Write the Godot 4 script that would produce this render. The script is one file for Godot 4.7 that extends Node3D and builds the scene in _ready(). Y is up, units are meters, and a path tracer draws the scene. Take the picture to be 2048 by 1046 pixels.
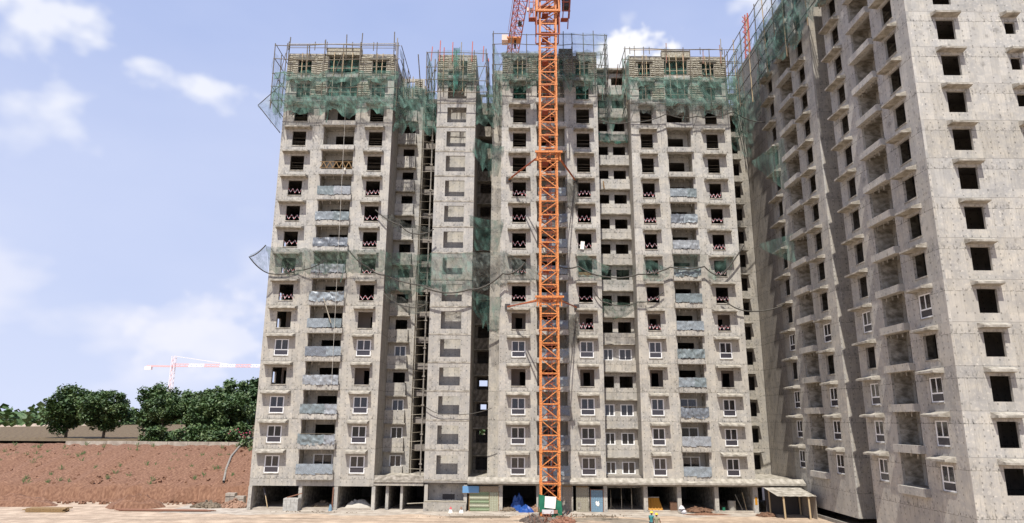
extends Node3D

const Z0 := -72.3          # front plane of the block
const SH := 2.99           # storey height
const FL := ["first", "second", "third", "fourth", "fifth", "sixth", "seventh", "eighth", "ninth", "tenth", "eleventh", "twelfth", "thirteenth", "fourteenth", "fifteenth", "sixteenth", "seventeenth"]

var rng := RandomNumberGenerator.new()
var M := {}
var conc: Array = []
var taken := {}
var unit_box := BoxMesh.new()
var unit_rod := CylinderMesh.new()
var bump := FastNoiseLite.new()


func _ready():
	rng.seed = 7
	# ---------- camera, sky, sun, exposure ----------
	var cam := Camera3D.new()
	cam.name = "camera"
	cam.fov = 42.3
	cam.far = 3000.0
	cam.near = 0.1
	var p := deg_to_rad(13.2)
	var r := deg_to_rad(0.43)
	var right := Vector3(1, 0, 0)
	var fwd := Vector3(0, sin(p), -cos(p))
	var up := Vector3(0, cos(p), sin(p))
	cam.transform = Transform3D(Basis(right * cos(r) + up * sin(r), up * cos(r) - right * sin(r), -fwd), Vector3(0, 9.0, 0))
	add_child(cam)
	var sun := DirectionalLight3D.new()
	sun.name = "sun"
	var az := deg_to_rad(13.0)
	var ray := Vector3(sin(az), -1.8 * cos(az), -cos(az)).normalized()
	sun.basis = Basis.looking_at(ray, Vector3.UP)
	sun.light_energy = 1.6
	sun.light_color = Color(1.0, 0.978, 0.945)
	sun.light_angular_distance = 0.5
	sun.shadow_enabled = true
	add_child(sun)
	var we := WorldEnvironment.new()
	we.name = "environment"
	var env := Environment.new()
	env.background_mode = Environment.BG_SKY
	env.tonemap_mode = Environment.TONE_MAPPER_LINEAR
	env.tonemap_exposure = 1.34
	env.sdfgi_enabled = true
	env.ssao_enabled = true
	env.ssil_enabled = true
	var sky := Sky.new()
	sky.sky_material = make_sky()
	env.sky = sky
	env.background_energy_multiplier = 0.82
	we.environment = env
	add_child(we)
	unit_box.size = Vector3.ONE
	unit_rod.top_radius = 1.0
	unit_rod.bottom_radius = 1.0
	unit_rod.height = 1.0
	unit_rod.radial_segments = 7
	unit_rod.rings = 1
	bump.seed = 3
	bump.frequency = 1.0
	bump.noise_type = FastNoiseLite.TYPE_SIMPLEX_SMOOTH
	bump.fractal_octaves = 2
	make_materials()
	build_ground()
	build_block()
	build_tower()
	build_crane()
	build_tops()
	build_nets()
	build_tarps()
	build_tapes()
	build_ground_things()
	build_left_side()
	build_people()


# ================= helpers =================
func numbered(n: String) -> String:
	if not taken.has(n):
		taken[n] = 0
		return n
	taken[n] += 1
	return "%s_%03d" % [n, taken[n]]


func tag(o: Node, label: String, category: String, group := "") -> Node:
	o.set_meta("label", label)
	o.set_meta("category", category)
	if group != "":
		o.set_meta("group", group)
	return o


func thing(called: String, label: String, category: String, at := Vector3.ZERO, group := "") -> Node3D:
	var o := Node3D.new()
	o.name = numbered(called)
	o.position = at
	add_child(o)
	tag(o, label, category, group)
	return o


func part(parent: Node, called: String, mesh: Mesh, mat: Material, at := Vector3.ZERO) -> MeshInstance3D:
	var o := MeshInstance3D.new()
	o.name = called if parent != self else numbered(called)
	o.mesh = mesh
	o.material_override = mat
	o.position = at
	parent.add_child(o, true)
	return o


func structure(called: String, mesh: Mesh, mat: Material) -> MeshInstance3D:
	var o := part(self, called, mesh, mat)
	o.set_meta("kind", "structure")
	return o


func group_node(parent: Node, called: String, at := Vector3.ZERO) -> Node3D:
	var o := Node3D.new()
	o.name = called
	o.position = at
	parent.add_child(o, true)
	return o


func bx(parent: Node, called: String, x0: float, x1: float, y0: float, y1: float, z0: float, z1: float, mat: Material) -> MeshInstance3D:
	var o := part(parent, called, unit_box, mat)
	o.transform = Transform3D(Basis.from_scale(Vector3(x1 - x0, y1 - y0, z1 - z0)), Vector3((x0 + x1) / 2, (y0 + y1) / 2, (z0 + z1) / 2))
	return o


func along(a: Vector3, b: Vector3, w: float) -> Transform3D:
	var d := b - a
	var y := d.normalized()
	var x := y.cross(Vector3(0, 0, 1) if absf(y.z) < 0.9 else Vector3(1, 0, 0)).normalized()
	var z := x.cross(y)
	return Transform3D(Basis(x * w, d, z * w), (a + b) / 2)


func rod(parent: Node, called: String, a: Vector3, b: Vector3, rad: float, mat: Material) -> MeshInstance3D:
	var o := part(parent, called, unit_rod, mat)
	o.transform = along(a, b, rad)
	return o


func bar(parent: Node, called: String, a: Vector3, b: Vector3, w: float, mat: Material) -> MeshInstance3D:
	var o := part(parent, called, unit_box, mat)
	o.transform = along(a, b, w)
	return o


func mb() -> SurfaceTool:
	var st := SurfaceTool.new()
	st.begin(Mesh.PRIMITIVE_TRIANGLES)
	return st


func tri(st: SurfaceTool, a: Vector3, b: Vector3, c: Vector3, n: Vector3) -> void:
	if (b - a).cross(c - a).dot(n) > 0.0:
		var t := b
		b = c
		c = t
	for v in [a, b, c]:
		st.set_normal(n)
		st.add_vertex(v)


func quad(st: SurfaceTool, a: Vector3, b: Vector3, c: Vector3, d: Vector3, n: Vector3) -> void:
	tri(st, a, b, c, n)
	tri(st, a, c, d, n)


func st_box(st: SurfaceTool, x0: float, x1: float, y0: float, y1: float, z0: float, z1: float) -> void:
	st_hexa(st, [Vector3(x0, y0, z0), Vector3(x1, y0, z0), Vector3(x1, y0, z1), Vector3(x0, y0, z1), Vector3(x0, y1, z0), Vector3(x1, y1, z0), Vector3(x1, y1, z1), Vector3(x0, y1, z1)])


func st_hexa(st: SurfaceTool, v: Array) -> void:
	var mid := Vector3.ZERO
	for q in v:
		mid += q
	mid /= 8.0
	for f in [[0, 1, 2, 3], [4, 5, 6, 7], [0, 1, 5, 4], [1, 2, 6, 5], [2, 3, 7, 6], [3, 0, 4, 7]]:
		var n: Vector3 = (v[f[2]] - v[f[0]]).cross(v[f[3]] - v[f[1]]).normalized()
		var c: Vector3 = (v[f[0]] + v[f[1]] + v[f[2]] + v[f[3]]) / 4.0
		if n.dot(c - mid) < 0.0:
			n = -n
		quad(st, v[f[0]], v[f[1]], v[f[2]], v[f[3]], n)


func st_bar(st: SurfaceTool, a: Vector3, b: Vector3, w: float) -> void:
	var t := along(a, b, w)
	var v: Array = []
	for q in [Vector3(-.5, -.5, -.5), Vector3(.5, -.5, -.5), Vector3(.5, -.5, .5), Vector3(-.5, -.5, .5), Vector3(-.5, .5, -.5), Vector3(.5, .5, -.5), Vector3(.5, .5, .5), Vector3(-.5, .5, .5)]:
		v.append(t * q)
	st_hexa(st, v)


# a wall lying across x and y with holes [x0, x1, y0, y1]; its face at z = 0, thickness behind
func wall_mesh(x0: float, x1: float, y0: float, y1: float, t: float, holes: Array) -> ArrayMesh:
	var xs: Array = [x0, x1]
	var ys: Array = [y0, y1]
	for h in holes:
		for v in [h[0], h[1]]:
			if v > x0 and v < x1 and not xs.has(v):
				xs.append(v)
		for v in [h[2], h[3]]:
			if v > y0 and v < y1 and not ys.has(v):
				ys.append(v)
	xs.sort()
	ys.sort()
	var nx := xs.size() - 1
	var ny := ys.size() - 1
	var solid := func(i: int, j: int) -> bool:
		if i < 0 or j < 0 or i >= nx or j >= ny:
			return false
		var cx: float = (xs[i] + xs[i + 1]) / 2
		var cy: float = (ys[j] + ys[j + 1]) / 2
		for h in holes:
			if cx > h[0] and cx < h[1] and cy > h[2] and cy < h[3]:
				return false
		return true
	var st := mb()
	for i in nx:
		for j in ny:
			if not solid.call(i, j):
				continue
			var a: float = xs[i]
			var b: float = xs[i + 1]
			var c: float = ys[j]
			var d: float = ys[j + 1]
			quad(st, Vector3(a, c, 0), Vector3(b, c, 0), Vector3(b, d, 0), Vector3(a, d, 0), Vector3(0, 0, 1))
			quad(st, Vector3(a, c, -t), Vector3(b, c, -t), Vector3(b, d, -t), Vector3(a, d, -t), Vector3(0, 0, -1))
			if not solid.call(i - 1, j):
				quad(st, Vector3(a, c, 0), Vector3(a, d, 0), Vector3(a, d, -t), Vector3(a, c, -t), Vector3(-1, 0, 0))
			if not solid.call(i + 1, j):
				quad(st, Vector3(b, c, 0), Vector3(b, d, 0), Vector3(b, d, -t), Vector3(b, c, -t), Vector3(1, 0, 0))
			if not solid.call(i, j - 1):
				quad(st, Vector3(a, c, 0), Vector3(b, c, 0), Vector3(b, c, -t), Vector3(a, c, -t), Vector3(0, -1, 0))
			if not solid.call(i, j + 1):
				quad(st, Vector3(a, d, 0), Vector3(b, d, 0), Vector3(b, d, -t), Vector3(a, d, -t), Vector3(0, 1, 0))
	return st.commit()


# a sheet between four corners (p00 p10 p11 p01), sagging and rumpled
func sheet_mesh(p00: Vector3, p10: Vector3, p11: Vector3, p01: Vector3, nu: int, nv: int, sag: Vector3, amp: float, freq: float, sd: float, ragged := 0.0) -> ArrayMesh:
	var n := (p10 - p00).cross(p01 - p00)
	if n.length() < 1e-4:
		n = (p11 - p10).cross(p01 - p00)
	n = n.normalized()
	var st := mb()
	st.set_smooth_group(0)
	for j in nv + 1:
		for i in nu + 1:
			var u := float(i) / nu
			var v := float(j) / nv
			var vv := v
			if ragged > 0.0 and j == 0:
				vv = ragged * bump.get_noise_2d(u * 9.0 + sd, sd)
			var q := p00.lerp(p10, u).lerp(p01.lerp(p11, u), vv)
			q += sag * (4.0 * u * (1.0 - u)) * (0.35 + 0.65 * (1.0 - v))
			var w := bump.get_noise_3d(q.x * freq + sd, q.y * freq, q.z * freq) + 0.5 * bump.get_noise_3d(q.x * freq * 3.0 + sd, q.y * freq * 0.8, q.z * freq * 3.0)
			q += n * amp * w + Vector3(0, 0.4 * amp * bump.get_noise_2d(q.x * freq * 2.0, sd + 5.0), 0)
			st.set_uv(Vector2(u * (p10 - p00).length(), v * (p01 - p00).length()) * 0.25)
			st.add_vertex(q)
	for j in nv:
		for i in nu:
			var a := j * (nu + 1) + i
			for k in [a, a + nu + 1, a + 1, a + 1, a + nu + 1, a + nu + 2]:
				st.add_index(k)
	st.generate_normals()
	return st.commit()


func tube_mesh(pts: Array, rad: float, sides := 5) -> ArrayMesh:
	var st := mb()
	st.set_smooth_group(0)
	for i in pts.size():
		var d: Vector3 = (pts[mini(i + 1, pts.size() - 1)] - pts[maxi(i - 1, 0)]).normalized()
		var x := d.cross(Vector3(0.13, 0.2, 1).normalized()).normalized()
		var y := d.cross(x)
		for s in sides:
			var a := TAU * s / sides
			st.add_vertex(pts[i] + (x * cos(a) + y * sin(a)) * rad)
	for i in pts.size() - 1:
		for s in sides:
			var a := i * sides + s
			var b := i * sides + (s + 1) % sides
			for k in [a, b, a + sides, b, b + sides, a + sides]:
				st.add_index(k)
	st.generate_normals()
	return st.commit()


func rope_points(a: Vector3, b: Vector3, sag: float, n := 10) -> Array:
	var out: Array = []
	for i in n + 1:
		var u := float(i) / n
		out.append(a.lerp(b, u) + Vector3(0, -sag * 4.0 * u * (1.0 - u), 0))
	return out


# ================= materials =================
func mat(c: Color, rough := 0.9, metal := 0.0) -> StandardMaterial3D:
	var m := StandardMaterial3D.new()
	m.albedo_color = c.linear_to_srgb()
	m.roughness = rough
	m.metallic = metal
	return m


func noise(sd: int, freq: float, oct := 4) -> FastNoiseLite:
	var n := FastNoiseLite.new()
	n.seed = sd
	n.frequency = freq
	n.noise_type = FastNoiseLite.TYPE_SIMPLEX_SMOOTH
	n.fractal_octaves = oct
	return n


# repeats without a seam: two noises crossfaded near the edge
func wrapn(n: FastNoiseLite, x: float, y: float, w: float, h: float) -> float:
	var fx := clampf((x - w * 0.8) / (w * 0.2), 0, 1)
	var fy := clampf((y - h * 0.8) / (h * 0.2), 0, 1)
	var v := n.get_noise_2d(x, y)
	if fx > 0.0:
		v = lerpf(v, n.get_noise_2d(x - w, y), fx)
	if fy > 0.0:
		var v2 := n.get_noise_2d(x, y - h)
		if fx > 0.0:
			v2 = lerpf(v2, n.get_noise_2d(x - w, y - h), fx)
		v = lerpf(v, v2, fy)
	return v


func noise_at(n: FastNoiseLite, x: float) -> float:
	return n.get_noise_2d(x, 7.7)


# cast concrete: 15 m by 14.95 m, with the marks of the form panels (0.6 m) and lifts (2.99 m), tie holes, runs and patches
func concrete_texture() -> ImageTexture:
	var w := 1024
	var im := Image.create(w, w, false, Image.FORMAT_RGB8)
	var big := noise(11, 0.010, 4)
	var mid := noise(12, 0.045, 4)
	var fine := noise(13, 0.28, 3)
	var run := noise(14, 0.05, 3)
	var rg := RandomNumberGenerator.new()
	rg.seed = 5
	var patch := noise(17, 0.012, 5)
	var drips: Array = []
	for x in w:
		drips.append(noise_at(fine, x * 0.7))
	var ptone: Array = []
	for i in 25 * 10:
		ptone.append(rg.randf_range(-1, 1))
	for y in w:
		var my := 14.95 * (1.0 - float(y) / w)
		for x in w:
			var mx := 15.0 * x / w
			var fxp := fposmod(mx, 0.6)
			var fyp := fposmod(my, 2.99)
			var b := wrapn(big, x, y, w, w)
			var m2 := wrapn(mid, x, y, w, w)
			var rr := wrapn(run, x * 1.9, y * 0.16, w * 1.9, w * 0.16)
			var f := fine.get_noise_2d(x, y)
			var v := 0.85 + 0.10 * b + 0.05 * m2 + 0.05 * f
			v += 0.035 * ptone[int(mx / 0.6) % 25 + 25 * (int(my / 1.495) % 10)]
			# long runs of dirt, and streaks that start at each lift line
			v -= 0.11 * clampf(rr * 1.9 - 0.25, 0, 1) * clampf(0.5 + b * 1.4, 0, 1)
			var drip := clampf(drips[x] * 2.6 - 0.55 + 0.6 * b, 0, 1)
			v -= 0.24 * drip * exp(-(2.99 - fyp) / 0.75) * clampf(0.7 + 1.5 * m2, 0, 1.2)
			v += 0.20 * clampf(m2 * 2.4 - 0.7, 0, 1) * clampf(0.4 - b, 0, 1)
			# damp black patches
			v -= 0.18 * clampf(patch.get_noise_2d(x, y) * 3.4 - 1.15, 0, 1) * clampf(0.7 + 1.6 * m2 + f, 0.1, 1)
			if fxp < 0.028 and m2 + f > -0.18:
				v -= 0.07
			if fyp < 0.045:
				v -= 0.26 * clampf(0.8 + 2.0 * m2, 0, 1.2)
			elif fyp < 0.55:
				v -= 0.30 * clampf(mid.get_noise_2d(x * 1.3 + 900.0, y * 0.6) * 2.6 - 0.3, 0, 1) * (1.0 - fyp / 0.55)
			var tx := absf(fposmod(mx, 0.6) - 0.07)
			var ty := absf(fposmod(my, 0.42) - 0.2)
			if tx < 0.045 and ty < 0.06 and ptone[(int(mx / 0.6) * 7 + int(my / 0.42) * 3) % 250] + f > -0.05:
				v -= 0.22
			var warm := 0.5 + 0.5 * clampf(b * 1.3 + m2 * 0.9, -1, 1)
			v = clampf(v, 0.16, 1.0)
			im.set_pixel(x, y, Color(v, v * lerpf(0.994, 0.977, warm), v * lerpf(0.982, 0.928, warm)))
	return ImageTexture.create_from_image(im)


func blotch_texture(sd: int, lo: float, hi: float, tint_a: Color, tint_b: Color, freq: float) -> ImageTexture:
	var w := 512
	var im := Image.create(w, w, false, Image.FORMAT_RGB8)
	var a := noise(sd, freq, 5)
	var f := noise(sd + 1, freq * 14.0, 3)
	for y in w:
		for x in w:
			var t := clampf(0.5 + 0.9 * wrapn(a, x, y, w, w), 0, 1)
			var g := clampf(0.5 + 0.6 * f.get_noise_2d(x, y), 0, 1)
			var c := tint_a.lerp(tint_b, t)
			c = c * lerpf(lo, hi, g)
			im.set_pixel(x, y, Color(clampf(c.r, 0, 1), clampf(c.g, 0, 1), clampf(c.b, 0, 1)))
	return ImageTexture.create_from_image(im)


func triplanar(m: StandardMaterial3D, t: Texture2D, size: Vector2, off := Vector3.ZERO) -> StandardMaterial3D:
	m.albedo_texture = t
	m.uv1_triplanar = true
	m.uv1_world_triplanar = true
	m.uv1_scale = Vector3(1.0 / size.x, 1.0 / size.y, 1.0 / size.x)
	m.uv1_offset = off
	return m


func net_texture(sd: int, base: float) -> ImageTexture:
	var w := 256
	var im := Image.create(w, w, false, Image.FORMAT_RGBA8)
	var a := noise(sd, 0.016, 2)
	var fold := noise(sd + 4, 0.022, 2)
	for y in w:
		for x in w:
			var t := wrapn(a, x, y, w, w)
			var d := wrapn(fold, x * 1.2 + y * 0.5, y * 0.5 - x * 0.2, w * 1.2, w * 0.5)
			var al := base * (1.0 + 0.75 * t + 0.9 * absf(d))
			var g := clampf(0.80 + 0.35 * d + 0.2 * t, 0.3, 1.0)
			im.set_pixel(x, y, Color(g, g, g, clampf(al, 0.03, 0.97)))
	return ImageTexture.create_from_image(im)


func net_mat(c: Color, t: Texture2D) -> StandardMaterial3D:
	var m := mat(c, 0.85)
	m.albedo_texture = t
	m.transparency = BaseMaterial3D.TRANSPARENCY_ALPHA
	m.cull_mode = BaseMaterial3D.CULL_DISABLED
	m.backlight_enabled = true
	m.backlight = Color(0.5, 0.5, 0.5)
	return m


func make_materials() -> void:
	var ct := concrete_texture()
	var tints := [Color(0.53, 0.515, 0.485), Color(0.56, 0.542, 0.51), Color(0.505, 0.495, 0.475), Color(0.545, 0.525, 0.49), Color(0.57, 0.558, 0.535)]
	var pale := [Color(0.57, 0.562, 0.548), Color(0.60, 0.592, 0.575), Color(0.54, 0.536, 0.527), Color(0.58, 0.568, 0.545), Color(0.62, 0.615, 0.602)]
	for i in 5:
		var m := triplanar(mat(tints[i], 0.92), ct, Vector2(15.0, 14.95), Vector3(0.28 * i, 0.0, 0.17 * i))
		conc.append(m)
	for i in 5:
		var m := triplanar(mat(pale[i], 0.92), ct, Vector2(15.0, 14.95), Vector3(0.13 + 0.36 * i, 0.2 * (i + 1), 0.31 * i))
		conc.append(m)
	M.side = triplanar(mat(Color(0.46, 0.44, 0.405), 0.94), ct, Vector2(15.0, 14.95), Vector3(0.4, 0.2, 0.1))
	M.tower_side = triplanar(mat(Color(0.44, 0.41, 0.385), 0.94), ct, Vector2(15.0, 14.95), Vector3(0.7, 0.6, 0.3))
	var lt := blotch_texture(61, 0.72, 1.12, Color(0.62, 0.60, 0.56), Color(1.0, 0.985, 0.955), 0.014)
	M.ledge = triplanar(mat(Color(0.58, 0.56, 0.52), 0.92), lt, Vector2(6.0, 3.5), Vector3(0.4, 0.31, 0.2))
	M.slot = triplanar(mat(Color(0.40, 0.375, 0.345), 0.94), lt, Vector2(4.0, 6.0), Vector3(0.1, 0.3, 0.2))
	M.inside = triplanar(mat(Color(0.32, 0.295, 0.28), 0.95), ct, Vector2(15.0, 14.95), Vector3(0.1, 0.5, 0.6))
	M.room = mat(Color(0.50, 0.42, 0.37), 0.9)
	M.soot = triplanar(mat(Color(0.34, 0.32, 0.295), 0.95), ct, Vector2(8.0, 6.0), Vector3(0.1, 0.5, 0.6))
	M.block = triplanar(mat(Color(0.52, 0.51, 0.49), 0.93), blotch_texture(60, 0.8, 1.1, Color(0.85, 0.84, 0.82), Color(1, 1, 0.98), 0.01), Vector2(2.0, 2.0))
	# formwork: plywood and aluminium smeared with cement
	var ft := blotch_texture(21, 0.7, 1.1, Color(0.62, 0.58, 0.50), Color(0.95, 0.93, 0.88), 0.02)
	M.form = triplanar(mat(Color(0.68, 0.68, 0.64), 0.75), ft, Vector2(3.0, 3.0))
	M.form_dark = triplanar(mat(Color(0.25, 0.25, 0.23), 0.8), ft, Vector2(2.0, 2.0))
	M.bamboo = mat(Color(0.42, 0.32, 0.19), 0.7)
	M.timber = triplanar(mat(Color(0.50, 0.35, 0.19), 0.8), ft, Vector2(1.0, 1.0))
	M.pipe = triplanar(mat(Color(0.30, 0.27, 0.235), 0.6, 0.3), ft, Vector2(1.2, 1.2))
	M.pipe_pale = triplanar(mat(Color(0.62, 0.60, 0.56), 0.55), ft, Vector2(1.2, 1.2))
	M.rebar = mat(Color(0.36, 0.19, 0.14), 0.85)
	M.pole_red = mat(Color(0.52, 0.13, 0.09), 0.6)
	M.pole_dark = mat(Color(0.12, 0.105, 0.09), 0.75)
	# nets
	M.net_thin = net_mat(Color(0.16, 0.27, 0.225), net_texture(31, 0.15))
	M.net_mid = net_mat(Color(0.155, 0.29, 0.235), net_texture(32, 0.24))
	M.net_thick = net_mat(Color(0.12, 0.235, 0.185), net_texture(33, 0.40))
	M.net_bright = net_mat(Color(0.05, 0.19, 0.145), net_texture(34, 0.46))
	M.net_grey = net_mat(Color(0.23, 0.27, 0.24), net_texture(35, 0.34))
	M.net_blue = net_mat(Color(0.16, 0.28, 0.31), net_texture(36, 0.24))
	M.net_slot = net_mat(Color(0.075, 0.165, 0.13), net_texture(39, 0.36))
	M.net_pale = net_mat(Color(0.20, 0.33, 0.275), net_texture(38, 0.36))
	M.net_torn = net_mat(Color(0.09, 0.085, 0.07), net_texture(37, 0.42))
	M.rope = mat(Color(0.07, 0.065, 0.055), 0.9)
	M.rope_pale = mat(Color(0.55, 0.52, 0.46), 0.9)
	# plastic sheets
	var tt := blotch_texture(41, 0.75, 1.1, Color(0.52, 0.55, 0.58), Color(1, 1, 1), 0.045)
	M.tarp = []
	for c in [Color(0.46, 0.50, 0.52), Color(0.34, 0.39, 0.39), Color(0.54, 0.55, 0.56), Color(0.31, 0.33, 0.36)]:
		var m := triplanar(mat(c, 0.45), tt, Vector2(2.3, 1.4))
		m.uv1_world_triplanar = true
		M.tarp.append(m)
	M.tarp_blue = triplanar(mat(Color(0.03, 0.14, 0.55), 0.4), tt, Vector2(1.5, 1.5))
	M.white = mat(Color(0.80, 0.80, 0.79), 0.4)
	M.glass = mat(Color(0.06, 0.055, 0.055), 0.06)
	M.glass.transparency = BaseMaterial3D.TRANSPARENCY_ALPHA
	M.glass.albedo_color.a = 0.35
	M.glass_low = mat(Color(0.045, 0.042, 0.05), 0.15)
	M.tape_red = mat(Color(0.55, 0.10, 0.11), 0.5)
	M.tape_white = mat(Color(0.66, 0.56, 0.58), 0.5)
	M.tape_yellow = triplanar(mat(Color(0.48, 0.31, 0.14), 0.7), ft, Vector2(0.9, 0.9))
	# crane
	var pt := blotch_texture(51, 0.82, 1.1, Color(0.70, 0.62, 0.58), Color(1, 1, 1), 0.035)
	M.crane = triplanar(mat(Color(0.88, 0.345, 0.10), 0.45), pt, Vector2(3.0, 3.0))
	M.crane_dark = triplanar(mat(Color(0.48, 0.13, 0.07), 0.6), pt, Vector2(3.0, 3.0))
	M.jib = triplanar(mat(Color(0.62, 0.14, 0.09), 0.55), pt, Vector2(3.0, 3.0))
	M.jib_pale = mat(Color(0.72, 0.52, 0.42), 0.6)
	M.dark_metal = mat(Color(0.045, 0.04, 0.04), 0.6)
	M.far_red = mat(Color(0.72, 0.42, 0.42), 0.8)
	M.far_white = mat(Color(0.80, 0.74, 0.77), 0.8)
	# sheets and doors
	M.sheet_green = triplanar(mat(Color(0.30, 0.42, 0.25), 0.55), pt, Vector2(1.2, 2.0))
	M.sheet_pale = triplanar(mat(Color(0.50, 0.56, 0.42), 0.6), pt, Vector2(0.9, 2.0))
	M.sheet_olive = triplanar(mat(Color(0.44, 0.45, 0.36), 0.65), pt, Vector2(0.9, 2.0))
	M.sheet_grey = triplanar(mat(Color(0.42, 0.40, 0.34), 0.65), pt, Vector2(0.9, 2.0))
	M.sheet_blue = triplanar(mat(Color(0.23, 0.42, 0.58), 0.6), pt, Vector2(0.9, 2.0))
	M.board_blue = mat(Color(0.12, 0.27, 0.47), 0.55)
	M.beige = triplanar(mat(Color(0.42, 0.37, 0.27), 0.8), pt, Vector2(1.2, 2.0))
	M.yellow = triplanar(mat(Color(0.72, 0.36, 0.02), 0.6), pt, Vector2(0.9, 0.9))
	M.cloth_green = triplanar(mat(Color(0.012, 0.23, 0.13), 0.8), pt, Vector2(0.9, 0.9))
	M.sign_white = mat(Color(0.78, 0.76, 0.70), 0.6)
	M.sign_grey = mat(Color(0.55, 0.53, 0.54), 0.6)
	M.ink = mat(Color(0.12, 0.12, 0.13), 0.8)
	M.sign_brown = mat(Color(0.30, 0.16, 0.12), 0.7)
	M.brick = triplanar(mat(Color(0.30, 0.175, 0.125), 0.92), ft, Vector2(0.6, 0.6))
	M.brick_pink = triplanar(mat(Color(0.55, 0.36, 0.29), 0.9), ft, Vector2(0.7, 0.7))
	M.rubble = triplanar(mat(Color(0.33, 0.28, 0.235), 0.95), ft, Vector2(0.8, 0.8))
	M.scrap = mat(Color(0.10, 0.075, 0.06), 0.85)
	M.rust = mat(Color(0.22, 0.105, 0.065), 0.85)
	M.sand = mat(Color(0.42, 0.39, 0.34), 0.97)
	# ground
	var gt := blotch_texture(71, 0.88, 1.08, Color(0.80, 0.76, 0.72), Color(1, 0.97, 0.93), 0.012)
	M.ground = triplanar(mat(Color(0.50, 0.42, 0.34), 0.97), gt, Vector2(13.0, 13.0))
	M.apron = triplanar(mat(Color(0.46, 0.44, 0.405), 0.95), gt, Vector2(9.0, 9.0), Vector3(0.3, 0.2, 0.1))
	M.rut = triplanar(mat(Color(0.41, 0.345, 0.28), 0.97), gt, Vector2(3.0, 3.0))
	M.damp = triplanar(mat(Color(0.28, 0.255, 0.215), 0.9), gt, Vector2(5.0, 5.0))
	var et := blotch_texture(81, 0.55, 1.2, Color(0.60, 0.50, 0.44), Color(1.0, 0.95, 0.9), 0.03)
	M.earth = triplanar(mat(Color(0.36, 0.225, 0.155), 0.98), et, Vector2(5.0, 9.0))
	M.earth_top = triplanar(mat(Color(0.24, 0.20, 0.11), 0.98), et, Vector2(11.0, 11.0))
	M.leaf = []
	for c in [Color(0.038, 0.078, 0.022), Color(0.066, 0.118, 0.036), Color(0.105, 0.150, 0.052)]:
		var m := mat(c, 0.6)
		m.cull_mode = BaseMaterial3D.CULL_DISABLED
		m.backlight_enabled = true
		m.backlight = Color(0.35, 0.4, 0.2)
		m.vertex_color_use_as_albedo = true
		M.leaf.append(m)
	M.weed = mat(Color(0.07, 0.11, 0.035), 0.8)
	M.flower = mat(Color(0.55, 0.06, 0.16), 0.7)
	M.bark = mat(Color(0.12, 0.09, 0.065), 0.95)
	M.helmet = mat(Color(0.82, 0.50, 0.015), 0.35)
	M.skin = mat(Color(0.19, 0.10, 0.062), 0.6)
	M.shirt_teal = mat(Color(0.03, 0.16, 0.15), 0.85)
	M.shirt_dun = mat(Color(0.24, 0.21, 0.15), 0.9)
	M.trouser = mat(Color(0.06, 0.06, 0.075), 0.9)
	M.hair = mat(Color(0.015, 0.012, 0.01), 0.7)
	M.boot = mat(Color(0.03, 0.027, 0.024), 0.6)
	M.eye = mat(Color(0.02, 0.015, 0.012), 0.3)


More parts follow.
